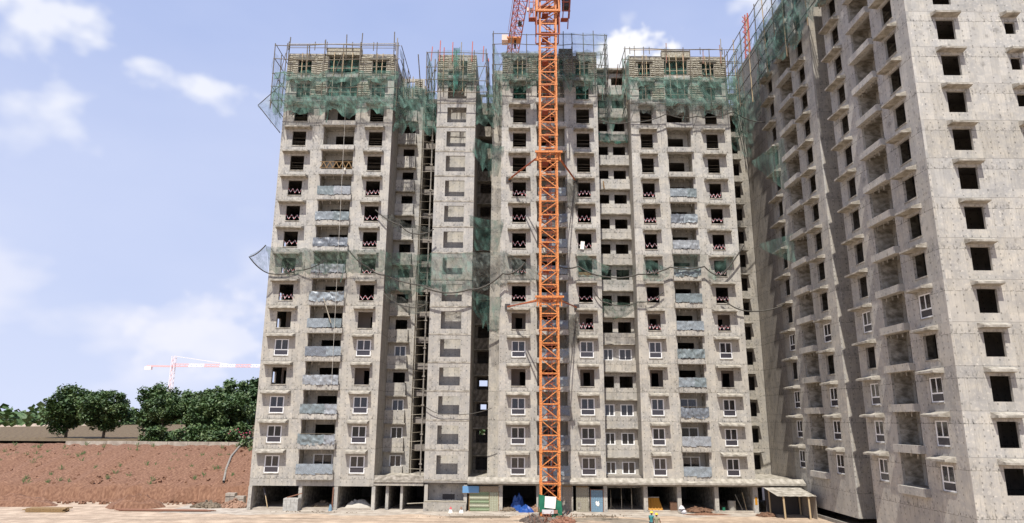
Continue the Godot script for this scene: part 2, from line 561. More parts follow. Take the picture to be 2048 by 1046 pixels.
# ================= sky =================
func make_sky() -> PanoramaSkyMaterial:
	var w := 2048
	var h := 1024
	var im := Image.create(w, h, false, Image.FORMAT_RGBF)
	im.fill(Color(0.42, 0.38, 0.33))
	var n1 := noise(101, 1.6, 6)
	var n2 := noise(102, 3.2, 5)
	var n3 := noise(103, 5.5, 5)
	for y in h / 2 + 1:
		var el := PI * (0.5 - (y + 0.5) / h)
		for x in w:
			var a := wrapf(TAU * (x + 0.5) / w, -PI, PI)
			var d := Vector3(sin(a) * cos(el), sin(el), -cos(a) * cos(el))
			var e := maxf(d.y, 0.0)
			var c := Color(0.62, 0.69, 0.90).lerp(Color(0.36, 0.455, 0.755), clampf(pow(e / 0.62, 0.95), 0, 1))
			c = c.lerp(Color(0.24, 0.34, 0.70), clampf((e - 0.6) / 0.4, 0, 1))
			# thin high veil
			var q := Vector3(d.x * 1.0, d.y * 2.6, d.z * 1.0)
			var veil := clampf(0.42 + 0.9 * n1.get_noise_3dv(q), 0, 1)
			c = c.lerp(Color(0.72, 0.76, 0.93), 0.34 * veil)
			# low heaps of cloud all round
			var low := clampf(1.0 - absf(e - 0.12) / 0.13, 0, 1)
			var puff := clampf((n2.get_noise_3d(d.x * 1.0, d.y * 1.9, d.z * 1.0) + 0.30 * low - 0.16) * 3.2, 0, 1) * smoothstep(0.0, 0.5, low)
			c = c.lerp(Color(0.82, 0.83, 0.93), 0.55 * puff)
			# heaps of cloud half way up
			var ridge := clampf((n2.get_noise_3d(d.x * 1.7 + 4.0, d.y * 2.6, d.z * 1.7) * 1.2 - 0.28), 0, 1) * clampf(1.0 - absf(e - 0.46) / 0.2, 0, 1)
			var bank := Vector2((rad_to_deg(a) - 10.2) / 6.4, (rad_to_deg(el) - 26.0) / 4.9)
			var edge := 1.0 - bank.length()
			if edge > -0.8:
				edge += 0.6 * n3.get_noise_3d(d.x * 2.6, d.y * 2.6, d.z * 2.6) + 0.35 * n3.get_noise_3d(d.x * 9.0, d.y * 9.0, d.z * 9.0)
			var heap := maxf(clampf(edge * 5.0, 0, 1), clampf(ridge * 4.0, 0, 1) * 0.7)
			c = c.lerp(Color(0.98, 0.975, 0.985), 0.92 * heap)
			var lb := Vector2((rad_to_deg(a) + 24.5) / 5.5, (rad_to_deg(el) - 6.0) / 3.0)
			var lh := 0.0
			if lb.length() < 1.9:
				lh = clampf((1.0 - lb.length() + 0.8 * n3.get_noise_3d(d.x * 2.2 + 3.0, d.y * 3.4, d.z * 2.2) + 0.3 * n3.get_noise_3d(d.x * 8.0, d.y * 9.0, d.z * 8.0)) * 2.4, 0, 1)
			c = c.lerp(Color(0.90, 0.89, 0.95), 0.5 * lh)
			if d.y < 0.0:
				c = Color(0.42, 0.38, 0.33)
			im.set_pixel(x, y, c)
	var m := PanoramaSkyMaterial.new()
	m.panorama = ImageTexture.create_from_image(im)
	return m


# ================= the ground =================
func build_ground() -> void:
	var st := mb()
	quad(st, Vector3(-700, 0, 60), Vector3(700, 0, 60), Vector3(700, 0, -900), Vector3(-700, 0, -900), Vector3.UP)
	structure("ground", st.commit(), M.ground)
	# cast strip along the foot of the block, with a ragged edge of dust
	st = mb()
	var prev := -69.0
	var x := -34.0
	while x < 46.0:
		var nz := -69.2 + 1.5 * bump.get_noise_2d(x * 0.16, 3.0)
		quad(st, Vector3(x, 0.004, -84), Vector3(x + 1.0, 0.004, -84), Vector3(x + 1.0, 0.004, nz), Vector3(x, 0.004, prev), Vector3.UP)
		prev = nz
		x += 1.0
	structure("concrete_apron", st.commit(), M.apron)
	# wheel ruts pressed into the dust
	for q in [[-65.4, 0.9, 11.0], [-66.9, 0.7, 23.0], [-64.6, 0.5, 37.0]]:
		st = mb()
		var px := -75.0
		while px < 29.0:
			var e: Array = []
			for sx in [px, px + 0.8]:
				var c: float = q[0] + 1.3 * bump.get_noise_2d(sx * 0.03, q[2])
				var hw: float = q[1] * (0.22 + 0.3 * bump.get_noise_2d(sx * 0.5, q[2]))
				e.append([sx, c - hw, c + hw])
			quad(st, Vector3(e[0][0], 0.006, e[0][1]), Vector3(e[1][0], 0.006, e[1][1]), Vector3(e[1][0], 0.006, e[1][2]), Vector3(e[0][0], 0.006, e[0][2]), Vector3.UP)
			px += 0.8
		structure("wheel_ruts", st.commit(), M.rut)
	# damp patches on the dust
	for d in [[Vector3(10.6, 0.008, -66.4), 2.6, 1.5], [Vector3(-19.5, 0.008, -63.0), 2.6, 0.35], [Vector3(8.2, 0.008, -67.5), 2.2, 0.9], [Vector3(4.0, 0.008, -66.2), 3.2, 1.5]]:
		st = mb()
		for i in 36:
			var q: Array = []
			for s in [i, i + 1]:
				var a = TAU * (s % 36) / 36.0
				var rr := 1.0 + 0.45 * bump.get_noise_2d(cos(a) * 1.3 + d[0].x, sin(a) * 1.3)
				q.append(d[0] + Vector3(cos(a) * d[1] * rr, 0, sin(a) * d[2] * rr))
			tri(st, d[0], q[0], q[1], Vector3.UP)
		structure("damp_ground", st.commit(), M.damp)
	# earth bank rising to a higher terrace behind and to the left
	st = mb()
	st.set_smooth_group(0)
	var prof := [[-77.6, -0.05], [-78.2, 0.35], [-78.9, 1.45], [-80.6, 1.75], [-84.0, 2.9], [-88.0, 4.15], [-92.0, 5.15], [-93.5, 5.35], [-96.0, 5.4], [-140.0, 5.6], [-300.0, 5.8]]
	var nx := 220
	for j in prof.size():
		for i in nx + 1:
			var px := -150.0 + 121.6 * i / nx
			var q := Vector3(px, prof[j][1], prof[j][0])
			if j > 0 and j < 8:
				q.z += 0.9 * bump.get_noise_2d(px * 0.35, j * 1.7) + (0.55 * bump.get_noise_2d(px * 2.2, j * 0.3) if j < 4 else 0.0)
				q.y += 0.3 * bump.get_noise_2d(px * 0.5 + 40.0, j * 2.3) + 0.16 * bump.get_noise_2d(px * 1.9, j * 3.1)
			st.add_vertex(q)
	for j in prof.size() - 1:
		for i in nx:
			var a := j * (nx + 1) + i
			for k in [a, a + nx + 1, a + 1, a + 1, a + nx + 1, a + nx + 2]:
				st.add_index(k)
	st.generate_normals()
	structure("earth_bank", st.commit(), M.earth)
	st = mb()
	quad(st, Vector3(-150, 5.75, -95.5), Vector3(-27.5, 5.75, -95.5), Vector3(-27.5, 6.1, -300), Vector3(-150, 6.1, -300), Vector3.UP)
	structure("terrace", st.commit(), M.earth_top)


# ================= the block =================
# concrete of a lift: warmer low down, paler where it is newest
func cm(k: int, j: int) -> Material:
	return conc[absi(j) % 5 + (5 if k >= 9 or (k >= 7 and j % 2 == 0) else 0)]


func S(k: int) -> float:
	return 3.55 + SH * k


const WINGS := [
	{"name": "left wing", "x0": -26.6, "x1": -13.95, "wins": [[-25.3, -23.75, -26.15, -23.15], [-16.55, -14.97, -17.0, -14.75]], "bal": [-21.75, -18.2], "door": [-20.75, -18.68], "base": 2.31},
	{"name": "centre wing", "x0": -1.3, "x1": 9.8, "wins": [[0.0, 1.52, -0.5, 1.97], [7.3, 8.8, 6.98, 9.25]], "bal": [2.75, 5.95], "door": [3.3, 5.25], "base": 2.76},
	{"name": "right wing", "x0": 13.6, "x1": 25.05, "wins": [[14.68, 16.06, 14.5, 16.5], [22.2, 23.56, 21.65, 24.27]], "bal": [17.75, 20.45], "door": [17.95, 19.95], "base": 2.76},
]
var win_meshes := {}


# white window: frame, mullion, transom, two upper panes and a lower pane
func add_window(parent: Node3D, x0: float, x1: float, y0: float, y1: float, z: float, low: bool) -> void:
	var wn := group_node(parent, "window", Vector3((x0 + x1) / 2, y0, z))
	var key := "%.2f_%.2f_%s" % [x1 - x0, y1 - y0, low]
	var w := (x1 - x0) / 2 - 0.01
	var h := y1 - y0 - 0.01
	var tr := 0.58 if low else 0.0
	if not win_meshes.has(key):
		var st := mb()
		var f := 0.085
		st_box(st, -w, -w + f, 0.01, h, -0.06, 0)
		st_box(st, w - f, w, 0.01, h, -0.06, 0)
		st_box(st, -w + f, w - f, 0.01, 0.01 + f, -0.06, 0)
		st_box(st, -w + f, w - f, h - f, h, -0.06, 0)
		if low:
			st_box(st, -w + f, w - f, tr, tr + 0.10, -0.055, -0.002)
		var b := mb()
		st_box(b, -0.045, 0.045, (tr + 0.10 if low else 0.01 + f), h - f, -0.05, -0.006)
		st_box(b, -w + f, -w + f + 0.04, (tr + 0.10 if low else 0.01 + f), h - f, -0.05, -0.012)
		st_box(b, w - f - 0.04, w - f, (tr + 0.10 if low else 0.01 + f), h - f, -0.05, -0.012)
		var g := mb()
		st_box(g, -w + f, w - f, (tr + 0.10 if low else 0.01 + f), h - f, -0.032, -0.026)
		var l := mb()
		if low:
			st_box(l, -w + f, w - f, 0.01 + f, tr, -0.04, -0.03)
		win_meshes[key] = [st.commit(), b.commit(), g.commit(), l.commit()]
	var ms: Array = win_meshes[key]
	part(wn, "frame", ms[0], M.white)
	part(wn, "sash", ms[1], M.white)
	part(wn, "pane", ms[2], M.glass)
	if low:
		part(wn, "lower_pane", ms[3], M.glass_low)


# sloping shade slab over a window
func add_chajja(parent: Node3D, x0: float, x1: float, y: float, depth: float) -> void:
	var st := mb()
	var j := rng.randf_range(-0.03, 0.03)
	var k := rng.randf_range(-0.02, 0.02)
	st_hexa(st, [Vector3(x0 - 0.03, y - 0.03, 0.003), Vector3(x1 + 0.03, y - 0.03, 0.003), Vector3(x1 - 0.06, y + k, depth + j), Vector3(x0 + 0.06, y - k, depth + j),
		Vector3(x0 - 0.03, y + 0.36, 0.003), Vector3(x1 + 0.03, y + 0.36, 0.003), Vector3(x1 - 0.06, y + 0.15 + k, depth + j), Vector3(x0 + 0.06, y + 0.15 - k, depth + j)])
	part(parent, "shade_slab", st.commit(), M.ledge)


func build_wing(b: Node3D, wg: Dictionary, idx: int, dx: float, dz: float, dy: float, storeys: int) -> void:
	var x0: float = wg.x0 + dx
	var x1: float = wg.x1 + dx
	var b0: float = wg.bal[0] + dx
	var b1: float = wg.bal[1] + dx
	var top: float = S(storeys - 1) + 2.40 + dy
	for k in storeys:
		var s := S(k) + dy
		var holes: Array = [[b0, b1, s - 0.05, s + 2.36]]
		for w in wg.wins:
			holes.append([w[0] + dx, w[1] + dx, s, s + 1.75])
		var y0: float = s - 0.62 if k > 0 else minf(float(wg.base) + dy, s - 0.62)
		part(b, "wall", wall_mesh(x0, x1, y0 + 0.006, s + 2.37, 0.2, holes), cm(k, k * 3 + idx * 4 + k / 3), Vector3(0, 0, dz))
		for wi in 2:
			var w: Array = wg.wins[wi]
			if k < 15:
				var ch := group_node(b, "window_shade", Vector3(0, 0, dz))
				add_chajja(ch, w[2] + dx, w[3] + dx, s + 2.0, 0.74)
			# thin sill lip under each opening
			bx(b, "sill", w[0] + dx - 0.04, w[1] + dx + 0.04, s - 0.10, s - 0.004, dz + 0.003, dz + 0.05, M.ledge)
			if k in [0, 1, 2, 4]:
				add_window(b, w[0] + dx, w[1] + dx, s, s + 1.75, dz - 0.05, true)
			elif k in [11, 12, 13]:
				for yy in [0.42, 0.62, 1.0]:
					rod(b, "guard_pipe", Vector3(w[0] + dx, s + yy, dz - 0.3), Vector3(w[1] + dx, s + yy + rng.randf_range(-0.05, 0.05), dz - 0.3), 0.022, M.pipe)
		if k in [3, 4, 5] and dx == 0.0:
			for w in wg.wins:
				var dk: float = rng.randf_range(0.3, 1.0)
				part(b, "room_wall", wall_mesh(w[0] - (-0.15 if idx == 0 and w[0] < -20.0 else 0.9), w[1] + 0.9, s - 0.36, s + 2.3, 0.1, [[w[0] + dk, w[0] + dk + 0.75, s - 0.3, s + 1.6]]), M.room, Vector3(0, 0, dz - 2.6))
		# balcony
		bx(b, "balcony_beam", b0 - 0.14, b1 + 0.14, s - 0.61, s - 0.045 + rng.randf_range(-0.02, 0.02), dz + 0.003, dz + 0.42, cm(k, k * 7 + idx * 3))
		bx(b, "balcony_floor", b0 + 0.003, b1 - 0.003, s - 0.34, s - 0.06, dz - 1.6, dz - 0.203, M.ledge)
		var dr: Array = [wg.door[0] + dx, wg.door[1] + dx, s - 0.02, s + 1.85]
		part(b, "balcony_wall", wall_mesh(b0 - 0.1, b1 + 0.1, s - 0.62, s + 2.36, 0.15, [dr]), cm(k, k + idx), Vector3(0, 0, dz - 1.602))
		if (idx == 0 and k == 0) or (idx == 2 and k < 3) or (idx == 1 and k < 3):
			add_window(b, dr[0], dr[1], dr[2], dr[3], dz - 1.62, false)
		if k < 11:
			for i in 4:
				var sx := lerpf(b0 + 0.5, b1 - 0.35, i / 3.0) + rng.randf_range(-0.1, 0.1)
				bx(b, "hanger_stub", sx - 0.035, sx + 0.035, s + 2.05 + rng.randf_range(-0.1, 0.1), s + 2.36, dz - 0.16, dz - 0.08, M.ledge)
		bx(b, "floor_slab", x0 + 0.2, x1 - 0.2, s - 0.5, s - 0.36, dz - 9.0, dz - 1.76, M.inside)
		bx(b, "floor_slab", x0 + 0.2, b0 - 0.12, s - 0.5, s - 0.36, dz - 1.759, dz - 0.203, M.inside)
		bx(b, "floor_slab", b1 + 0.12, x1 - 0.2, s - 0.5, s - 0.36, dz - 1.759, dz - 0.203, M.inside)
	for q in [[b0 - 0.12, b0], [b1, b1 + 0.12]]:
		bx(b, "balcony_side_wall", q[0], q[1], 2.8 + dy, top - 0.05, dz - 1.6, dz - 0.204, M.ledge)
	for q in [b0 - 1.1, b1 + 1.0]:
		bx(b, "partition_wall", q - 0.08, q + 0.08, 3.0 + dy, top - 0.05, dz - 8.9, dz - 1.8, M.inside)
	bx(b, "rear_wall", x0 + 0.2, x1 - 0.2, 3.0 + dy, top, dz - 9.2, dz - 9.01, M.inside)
	if idx == 0:
		var sh: Array = []
		for k in [3, 5, 6, 7, 8]:
			sh.append([-4.6, -3.55, S(k) + 0.35, S(k) + 1.55])
		var sw := part(b, "side_wall", wall_mesh(-12.0, -0.203, wg.base, top, 0.2, sh), M.side, Vector3(x0, 0, dz))
		sw.rotation.y = -PI / 2
	else:
		bx(b, "side_wall", x0, x0 + 0.2, wg.base + dy, top, dz - 12.0, dz - 0.203, M.side if dx == 0.0 else M.tower_side)
	if idx == 4:
		for k in storeys:
			var s := S(k) + dy
			var ew := part(b, "side_wall", wall_mesh(0.203, 12.0, s - 0.61 if k > 0 else 0.0, s + 2.365, 0.2, [[2.2, 3.6, s, s + 1.7], [7.4, 8.2, s + 0.5, s + 1.5]]), cm(k, k * 3 + 1), Vector3(x1, 0, dz))
			ew.rotation.y = PI / 2
			for q in [[1.9, 3.9], [7.2, 8.4]]:
				var ch := group_node(b, "window_shade", Vector3(x1, 0, dz))
				ch.rotation.y = PI / 2
				add_chajja(ch, q[0], q[1], s + 1.95, 0.6)
	else:
		bx(b, "side_wall", x1 - 0.2, x1, wg.base + dy, top, dz - 12.0, dz - 0.203, M.side)
	bx(b, "roof_slab", x0 + 0.01, x1 - 0.01, top + 0.003, top + 0.22, dz - 12.0, dz + 0.03, M.ledge)


func build_block() -> void:
	var b := thing("apartment_block", "bare grey concrete apartment block, sixteen storeys, unfinished, standing behind the orange crane", "building", Vector3(0, 0, Z0))
	for i in 3:
		build_wing(b, WINGS[i], i, 0.0, 0.0, 0.0, 16)
	var top := S(15) + 2.4
	# ---- stair shaft tower between the left recesses: open frame in front of a blank wall
	for k in 16:
		var s := S(k)
		var y0 := s - 0.62 if k > 0 else 2.74
		part(b, "wall", wall_mesh(-8.85, -4.35, y0 + 0.006, s + 2.37, 0.25, [[-7.62, -5.42, s - 0.02, s + 1.86]]), cm(k, k * 5 + 2))
		bx(b, "string_course", -8.87, -4.33, s - 0.66, s - 0.5, -0.1, 0.035, M.ledge)
	bx(b, "shaft_wall", -8.6, -4.6, 0.0, top, -1.6, -1.35, conc[6])
	bx(b, "side_wall", -8.85, -8.6, 2.74, top, -12.0, -0.253, M.side)
	bx(b, "side_wall", -4.6, -4.35, 2.74, top, -12.0, -0.253, M.side)
	bx(b, "roof_slab", -8.84, -4.36, top + 0.003, top + 0.2, -12.0, 0.03, M.ledge)
	# ---- recess beside the left wing
	for k in 16:
		var s := S(k)
		bx(b, "utility_box", -13.95, -11.78, s - 0.95, s + 0.45, -4.75, -4.2, cm(k, k * 2 + 1))
		bx(b, "utility_ledge", -13.95, -11.62, s - 1.07, s - 0.953, -4.8, -4.03, M.ledge)
		part(b, "wall", wall_mesh(-13.95, -11.05, s - 0.95, s + 2.03, 0.2, [[-13.3, -11.95, s + 0.35, s + 1.62]]), cm(k, k + 4), Vector3(0, 0, -4.76))
		if k in [0, 1, 2, 4]:
			add_window(b, -13.3, -11.95, s + 0.36, s + 1.62, -4.8, false)
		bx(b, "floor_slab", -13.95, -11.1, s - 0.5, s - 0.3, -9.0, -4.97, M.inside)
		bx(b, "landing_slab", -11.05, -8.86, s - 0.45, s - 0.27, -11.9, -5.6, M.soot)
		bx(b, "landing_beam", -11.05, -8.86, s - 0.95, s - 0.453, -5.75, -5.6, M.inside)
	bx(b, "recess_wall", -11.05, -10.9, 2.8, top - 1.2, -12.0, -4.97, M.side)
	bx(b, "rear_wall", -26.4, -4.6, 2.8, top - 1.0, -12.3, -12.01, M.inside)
	# ---- recess between the stair shaft and the centre wing
	for k in 16:
		var s := S(k)
		var holes: Array = [[-4.0, -2.65, s - 0.1, s + 1.35]]
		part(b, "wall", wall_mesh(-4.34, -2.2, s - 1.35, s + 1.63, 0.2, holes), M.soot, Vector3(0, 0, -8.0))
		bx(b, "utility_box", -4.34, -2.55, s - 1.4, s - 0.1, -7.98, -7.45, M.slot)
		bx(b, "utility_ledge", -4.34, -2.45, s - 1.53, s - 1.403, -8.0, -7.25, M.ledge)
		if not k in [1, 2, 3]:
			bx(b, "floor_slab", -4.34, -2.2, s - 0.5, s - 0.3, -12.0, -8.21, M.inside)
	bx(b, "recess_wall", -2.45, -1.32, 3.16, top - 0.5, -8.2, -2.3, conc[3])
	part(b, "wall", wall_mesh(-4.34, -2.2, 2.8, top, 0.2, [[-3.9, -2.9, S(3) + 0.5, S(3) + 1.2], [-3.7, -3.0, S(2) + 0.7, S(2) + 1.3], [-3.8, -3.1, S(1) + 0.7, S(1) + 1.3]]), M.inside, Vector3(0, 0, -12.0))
	# ---- recess between centre and right wing
	for k in 16:
		var s := S(k)
		bx(b, "utility_box", 9.8, 13.6, s - 1.25, s - 0.06 + rng.randf_range(-0.02, 0.02), -2.55, -2.1, cm(k, k * 3 + 1))
		bx(b, "utility_ledge", 9.8, 13.6, s - 1.37, s - 1.253, -2.58, -1.92, M.ledge)
		part(b, "wall", wall_mesh(9.8, 13.6, s - 1.25, s + 1.735, 0.2, [[10.1, 11.25, s - 0.05, s + 1.22], [11.85, 13.3, s - 0.05, s + 1.22]]), cm(k, k * 2 + 6), Vector3(0, 0, -2.56))
		if k in [0, 1, 2, 4]:
			add_window(b, 10.1, 11.25, s - 0.04, s + 1.22, -2.6, false)
			add_window(b, 11.85, 13.3, s - 0.04, s + 1.22, -2.6, false)
		bx(b, "floor_slab", 9.8, 13.6, s - 0.5, s - 0.3, -9.0, -2.77, M.inside)
	bx(b, "rear_wall", 9.8, 13.6, 2.8, top, -9.2, -9.01, M.inside)
	bx(b, "roof_slab", 9.81, 13.59, top - 0.4, top - 0.2, -9.0, -2.0, M.ledge)
	# ---- dark set-back end beyond the right wing
	for k in 16:
		var s := S(k)
		part(b, "wall", wall_mesh(25.06, 30.05, s - 0.62, s + 2.37, 0.2, [[27.95, 28.9, s + 0.1, s + 1.7]]), M.side, Vector3(0, 0, -9.0))
		bx(b, "shade_ledge", 27.2, 29.05, s + 2.0, s + 2.12, -9.0, -8.15, M.ledge)
		bx(b, "side_box", 27.3, 28.05, s - 0.6, s + 1.9, -8.99, -8.6, M.side)
		bx(b, "floor_slab", 25.06, 30.05, s - 0.5, s - 0.3, -12.0, -9.21, M.inside)
	bx(b, "rear_wall", 25.06, 30.05, 2.8, top, -12.3, -12.01, M.inside)
	# ---- canopy slab over the ground floor
	for q in [[-13.94, -8.87, -4.2, 0.05], [-4.33, 29.9, 0.0, 0.72]]:
		var st := mb()
		st_hexa(st, [Vector3(q[0], 2.74, q[2] - 0.6), Vector3(q[1], 2.74, q[2] - 0.6), Vector3(q[1], 2.74, q[3]), Vector3(q[0], 2.74, q[3]),
			Vector3(q[0], 3.32, minf(q[2], 0.004)), Vector3(q[1], 3.32, minf(q[2], 0.004)), Vector3(q[1], 2.93, q[3]), Vector3(q[0], 2.93, q[3])])
		part(b, "canopy_slab", st.commit(), M.ledge)
	bx(b, "canopy_beam", -13.94, -8.87, 2.40, 2.738, -0.35, -0.05, M.side)
	bx(b, "canopy_beam", -4.33, 29.9, 2.52, 2.738, -0.32, -0.02, M.side)
	bx(b, "recess_floor", -4.34, -1.31, 3.0, 3.15, -8.0, 0.0, M.ledge)
	bx(b, "recess_floor", 25.06, 29.9, 3.0, 3.15, -9.0, 0.0, M.ledge)
	bx(b, "parapet", -13.9, -8.9, 2.95, 3.4, -0.12, 0.02, M.ledge)
	bx(b, "skylight_kerb", 10.0, 13.4, 3.2, 3.5, -1.9, -0.05, M.soot)
	# ---- ground floor: piers, cross walls, dark parking bays
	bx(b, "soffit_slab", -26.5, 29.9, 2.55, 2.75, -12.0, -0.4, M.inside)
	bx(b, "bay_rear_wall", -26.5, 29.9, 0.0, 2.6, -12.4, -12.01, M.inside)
	for q in [[-26.55, -26.2, 0.3], [-21.55, -21.2, 0.0], [-17.95, -17.55, 0.0], [-14.1, -13.75, 0.0], [-12.75, -12.45, -0.6], [-11.25, -11.0, -0.5], [-8.75, -8.4, 0.0], [-4.75, -4.4, 0.0],
			[-1.2, -0.78, 0.0], [2.67, 3.0, 0.0], [5.0, 5.3, 0.0], [9.5, 9.87, 0.0], [13.58, 13.98, 0.0], [17.0, 17.4, 0.0], [20.8, 21.2, 0.0], [24.75, 25.2, 0.0]]:
		bx(b, "pier", q[0], q[1], 0.0, 2.52 if q[0] > -14.0 else 2.31, -0.5, q[2] - 0.03, conc[absi(int(q[0])) % 5])
		bx(b, "cross_wall", q[0] + 0.06, q[1] - 0.06, 0.0, 2.54, -12.0, -0.503, M.ledge)
	bx(b, "threshold", -26.2, -13.9, 0.004, 0.14, -6.0, -0.15, M.apron)
	bx(b, "threshold", 9.9, 24.8, 0.004, 0.16, -6.0, -0.12, M.apron)
	# lower front of the stair shaft
	bx(b, "dwarf_wall", -8.75, -4.45, 0.0, 0.85, -0.3, 0.45, M.side)
	bx(b, "hatch", -7.0, -5.75, 1.0, 1.5, -1.36, -1.3, M.dark_metal)
	var bl := [-9.02, -8.9]
	# rainwater pipe stack in the recess, lumpy with joints
	for k in 32:
		rod(b, "waste_pipe", Vector3(-9.35, 3.0 + k * 1.5, -0.9), Vector3(-9.35, 4.45 + k * 1.5, -0.9), 0.075, M.soot)
		if k % 2 == 0:
			bx(b, "pipe_joint", -9.5 + bl[0] * 0.0, -9.2, 4.42 + k * 1.5, 4.55 + k * 1.5, -1.03, -0.75, M.slot)


# ================= neighbouring tower =================
func build_tower() -> void:
	var t := thing("neighbour_tower", "second concrete tower rising along the right edge, with a bare grey end wall", "building", Vector3(30.0, 0, -74.2))
	t.rotation.y = -PI / 2
	var wg := {"x0": 0.0, "x1": 12.6, "wins": [[1.2, 2.6, 0.35, 3.0], [9.4, 10.9, 9.0, 11.3]], "bal": [4.6, 7.8], "door": [5.0, 7.2], "base": 0.05}
	build_wing(t, wg, 3, 0.001, 0.0, 0.9, 17)
	build_wing(t, wg, 4, 15.6, 0.0, 0.9, 17)
	var top := S(16) + 3.3
	for k in 17:
		var s := S(k) + 0.9
		part(t, "wall", wall_mesh(12.62, 15.58, s - 0.62, s + 2.36, 0.2, [[13.2, 14.9, s + 0.2, s + 1.5]]), cm(k, k * 2), Vector3(0, 0, -2.4))
		bx(t, "utility_box", 12.62, 15.58, s - 0.9, s + 0.1, -2.39, -1.9, cm(k, k * 3))
		part(t, "end_wall", wall_mesh(-9.8, -0.01, s - 0.62 if k > 0 else 0.0, s + 2.355, 0.25, []), M.tower_side, Vector3(0, 0, -0.12))
		bx(t, "floor_slab", 12.62, 15.58, s - 0.5, s - 0.3, -9.0, -2.61, M.inside)
	bx(t, "rear_wall", -9.8, 28.0, 0.0, top, -12.4, -12.1, M.side)
	bx(t, "end_wall", -10.05, -9.81, 0.0, top, -12.0, -0.13, M.side)
	bx(t, "roof_slab", -9.8, -0.01, top, top + 0.2, -12.0, -0.1, M.ledge)
	bx(t, "plinth", -0.02, 28.3, 0.0, 0.3, -0.1, 0.12, M.soot)


# ================= orange crane =================
const CX := 3.72
const CZ := -66.7


func build_crane() -> void:
	var c := thing("tower_crane", "orange lattice tower crane standing in front of the concrete block", "crane", Vector3(CX, 0, CZ))
	var w := 0.86
	var hgt := 2.9
	bx(c, "base_block", -1.6, 1.6, 0.0, 0.35, -1.6, 1.6, M.soot)
	for n in 24:
		var sec := group_node(c, "mast_section", Vector3(rng.randf_range(-0.01, 0.01), 0.35 + n * hgt, 0))
		for sx in [-w, w]:
			for sz in [-w, w]:
				bar(sec, "chord", Vector3(sx, 0, sz), Vector3(sx, hgt, sz), 0.18, M.crane)
				bar(sec, "splice", Vector3(sx, -0.14, sz), Vector3(sx, 0.14, sz), 0.25, M.crane)
		for i in 2:
			var y0: float = i * hgt / 2
			var y1: float = y0 + hgt / 2
			for f in 4:
				var a := Vector3(-w, 0, w).rotated(Vector3.UP, f * PI / 2)
				var e := Vector3(w, 0, w).rotated(Vector3.UP, f * PI / 2)
				bar(sec, "strut", a + Vector3(0, y0 + 0.02, 0), e + Vector3(0, y0 + 0.02, 0), 0.11, M.crane)
				var q0 := a if (i + n) % 2 == 0 else e
				var q1 := e if (i + n) % 2 == 0 else a
				bar(sec, "diagonal", q0 + Vector3(0, y0 + 0.05, 0), q1 + Vector3(0, y1 - 0.05, 0), 0.085, M.crane)
		# ladder and rest platform
		for lx in [-0.2, 0.2]:
			rod(sec, "ladder_rail", Vector3(lx + 0.1, 0, -0.35), Vector3(lx + 0.1, hgt, -0.35), 0.03, M.crane_dark)
		var st := mb()
		for j in 9:
			st_bar(st, Vector3(-0.1, 0.2 + j * 0.32, -0.35), Vector3(0.3, 0.2 + j * 0.32, -0.35), 0.045)
		part(sec, "ladder_rungs", st.commit(), M.crane_dark)
		bx(sec, "rest_platform", -0.62, 0.05, 0.05, 0.11, -0.6, 0.5, M.crane_dark)
		for j in 3:
			bar(sec, "safety_hoop", Vector3(-0.3, 0.6 + j * 0.8, -0.1), Vector3(0.5, 0.6 + j * 0.8, -0.1), 0.05, M.crane_dark)
	# tie collars with struts back to the block
	for q in [[20.85, 20.98, [-0.45, 7.02]], [36.1, 35.5, [-0.46, 7.06]]]:
		var y: float = q[0]
		var col := group_node(c, "tie_collar", Vector3(0, y, 0))
		for s in [-1.13, 1.13]:
			bar(col, "collar_beam", Vector3(-1.42, 0, s), Vector3(1.42, 0, s), 0.2, M.crane)
			bar(col, "collar_beam", Vector3(s, -0.003, -1.0), Vector3(s, -0.003, 1.0), 0.2, M.crane)
			bar(col, "bracket", Vector3(s * 1.05, -0.9, 0.95), Vector3(s * 1.05, 0, 0.95), 0.12, M.crane)
			bar(col, "bracket", Vector3(s * 0.9, -0.75, 1.0), Vector3(s * 0.2, -0.75, 1.0), 0.10, M.crane)
		for i in 2:
			var wx: float = q[2][i] - CX
			var s := -1.0 if i == 0 else 1.0
			var wall_z := Z0 - CZ + 0.1
			for d in [0.0, 0.45]:
				bar(col, "tie_strut", Vector3(s * 1.3, 0.0 - d * 0.6, -1.0 + d * 2.0), Vector3(wx, q[1] - y + d * 0.15 - 0.1, wall_z), 0.1, M.crane_dark if d > 0.1 else M.crane)
			bx(col, "wall_plate", wx - 0.28, wx + 0.28, q[1] - y - 0.35, q[1] - y + 0.25, wall_z - 0.09, wall_z + 0.05, M.dark_metal)
	# climbing frame
	var cage := group_node(c, "climbing_frame", Vector3(0, 50.6, 0))
	for sx in [-1.22, 1.22]:
		for sz in [-1.22, 1.22]:
			bar(cage, "post", Vector3(sx, 1.9, sz), Vector3(sx, 8.0, sz), 0.26, M.crane)
			bar(cage, "lower_post", Vector3(sx * 1.02, -0.8, sz * 0.8), Vector3(sx * 1.02, 1.9, sz * 0.8), 0.13, M.crane_dark)
	for y in [1.9, 3.9, 6.2]:
		for s in [-1.22, 1.22]:
			bar(cage, "rail", Vector3(-1.35, y, s), Vector3(1.35, y, s), 0.24, M.crane)
			bar(cage, "rail", Vector3(s, y, -1.22), Vector3(s, y, 1.22), 0.22, M.crane_dark)
	for s in [-1.24, 1.24]:
		bar(cage, "lower_rail", Vector3(-1.24, -0.8, s * 0.8), Vector3(1.24, -0.8, s * 0.8), 0.12, M.crane_dark)
		bar(cage, "diagonal", Vector3(-1.2, 2.1, s), Vector3(1.2, 3.8, s), 0.11, M.crane_dark)
	# left work deck with pump and rails
	bx(cage, "deck", -2.1, -1.36, 0.95, 1.03, 0.5, 1.3, M.crane_dark)
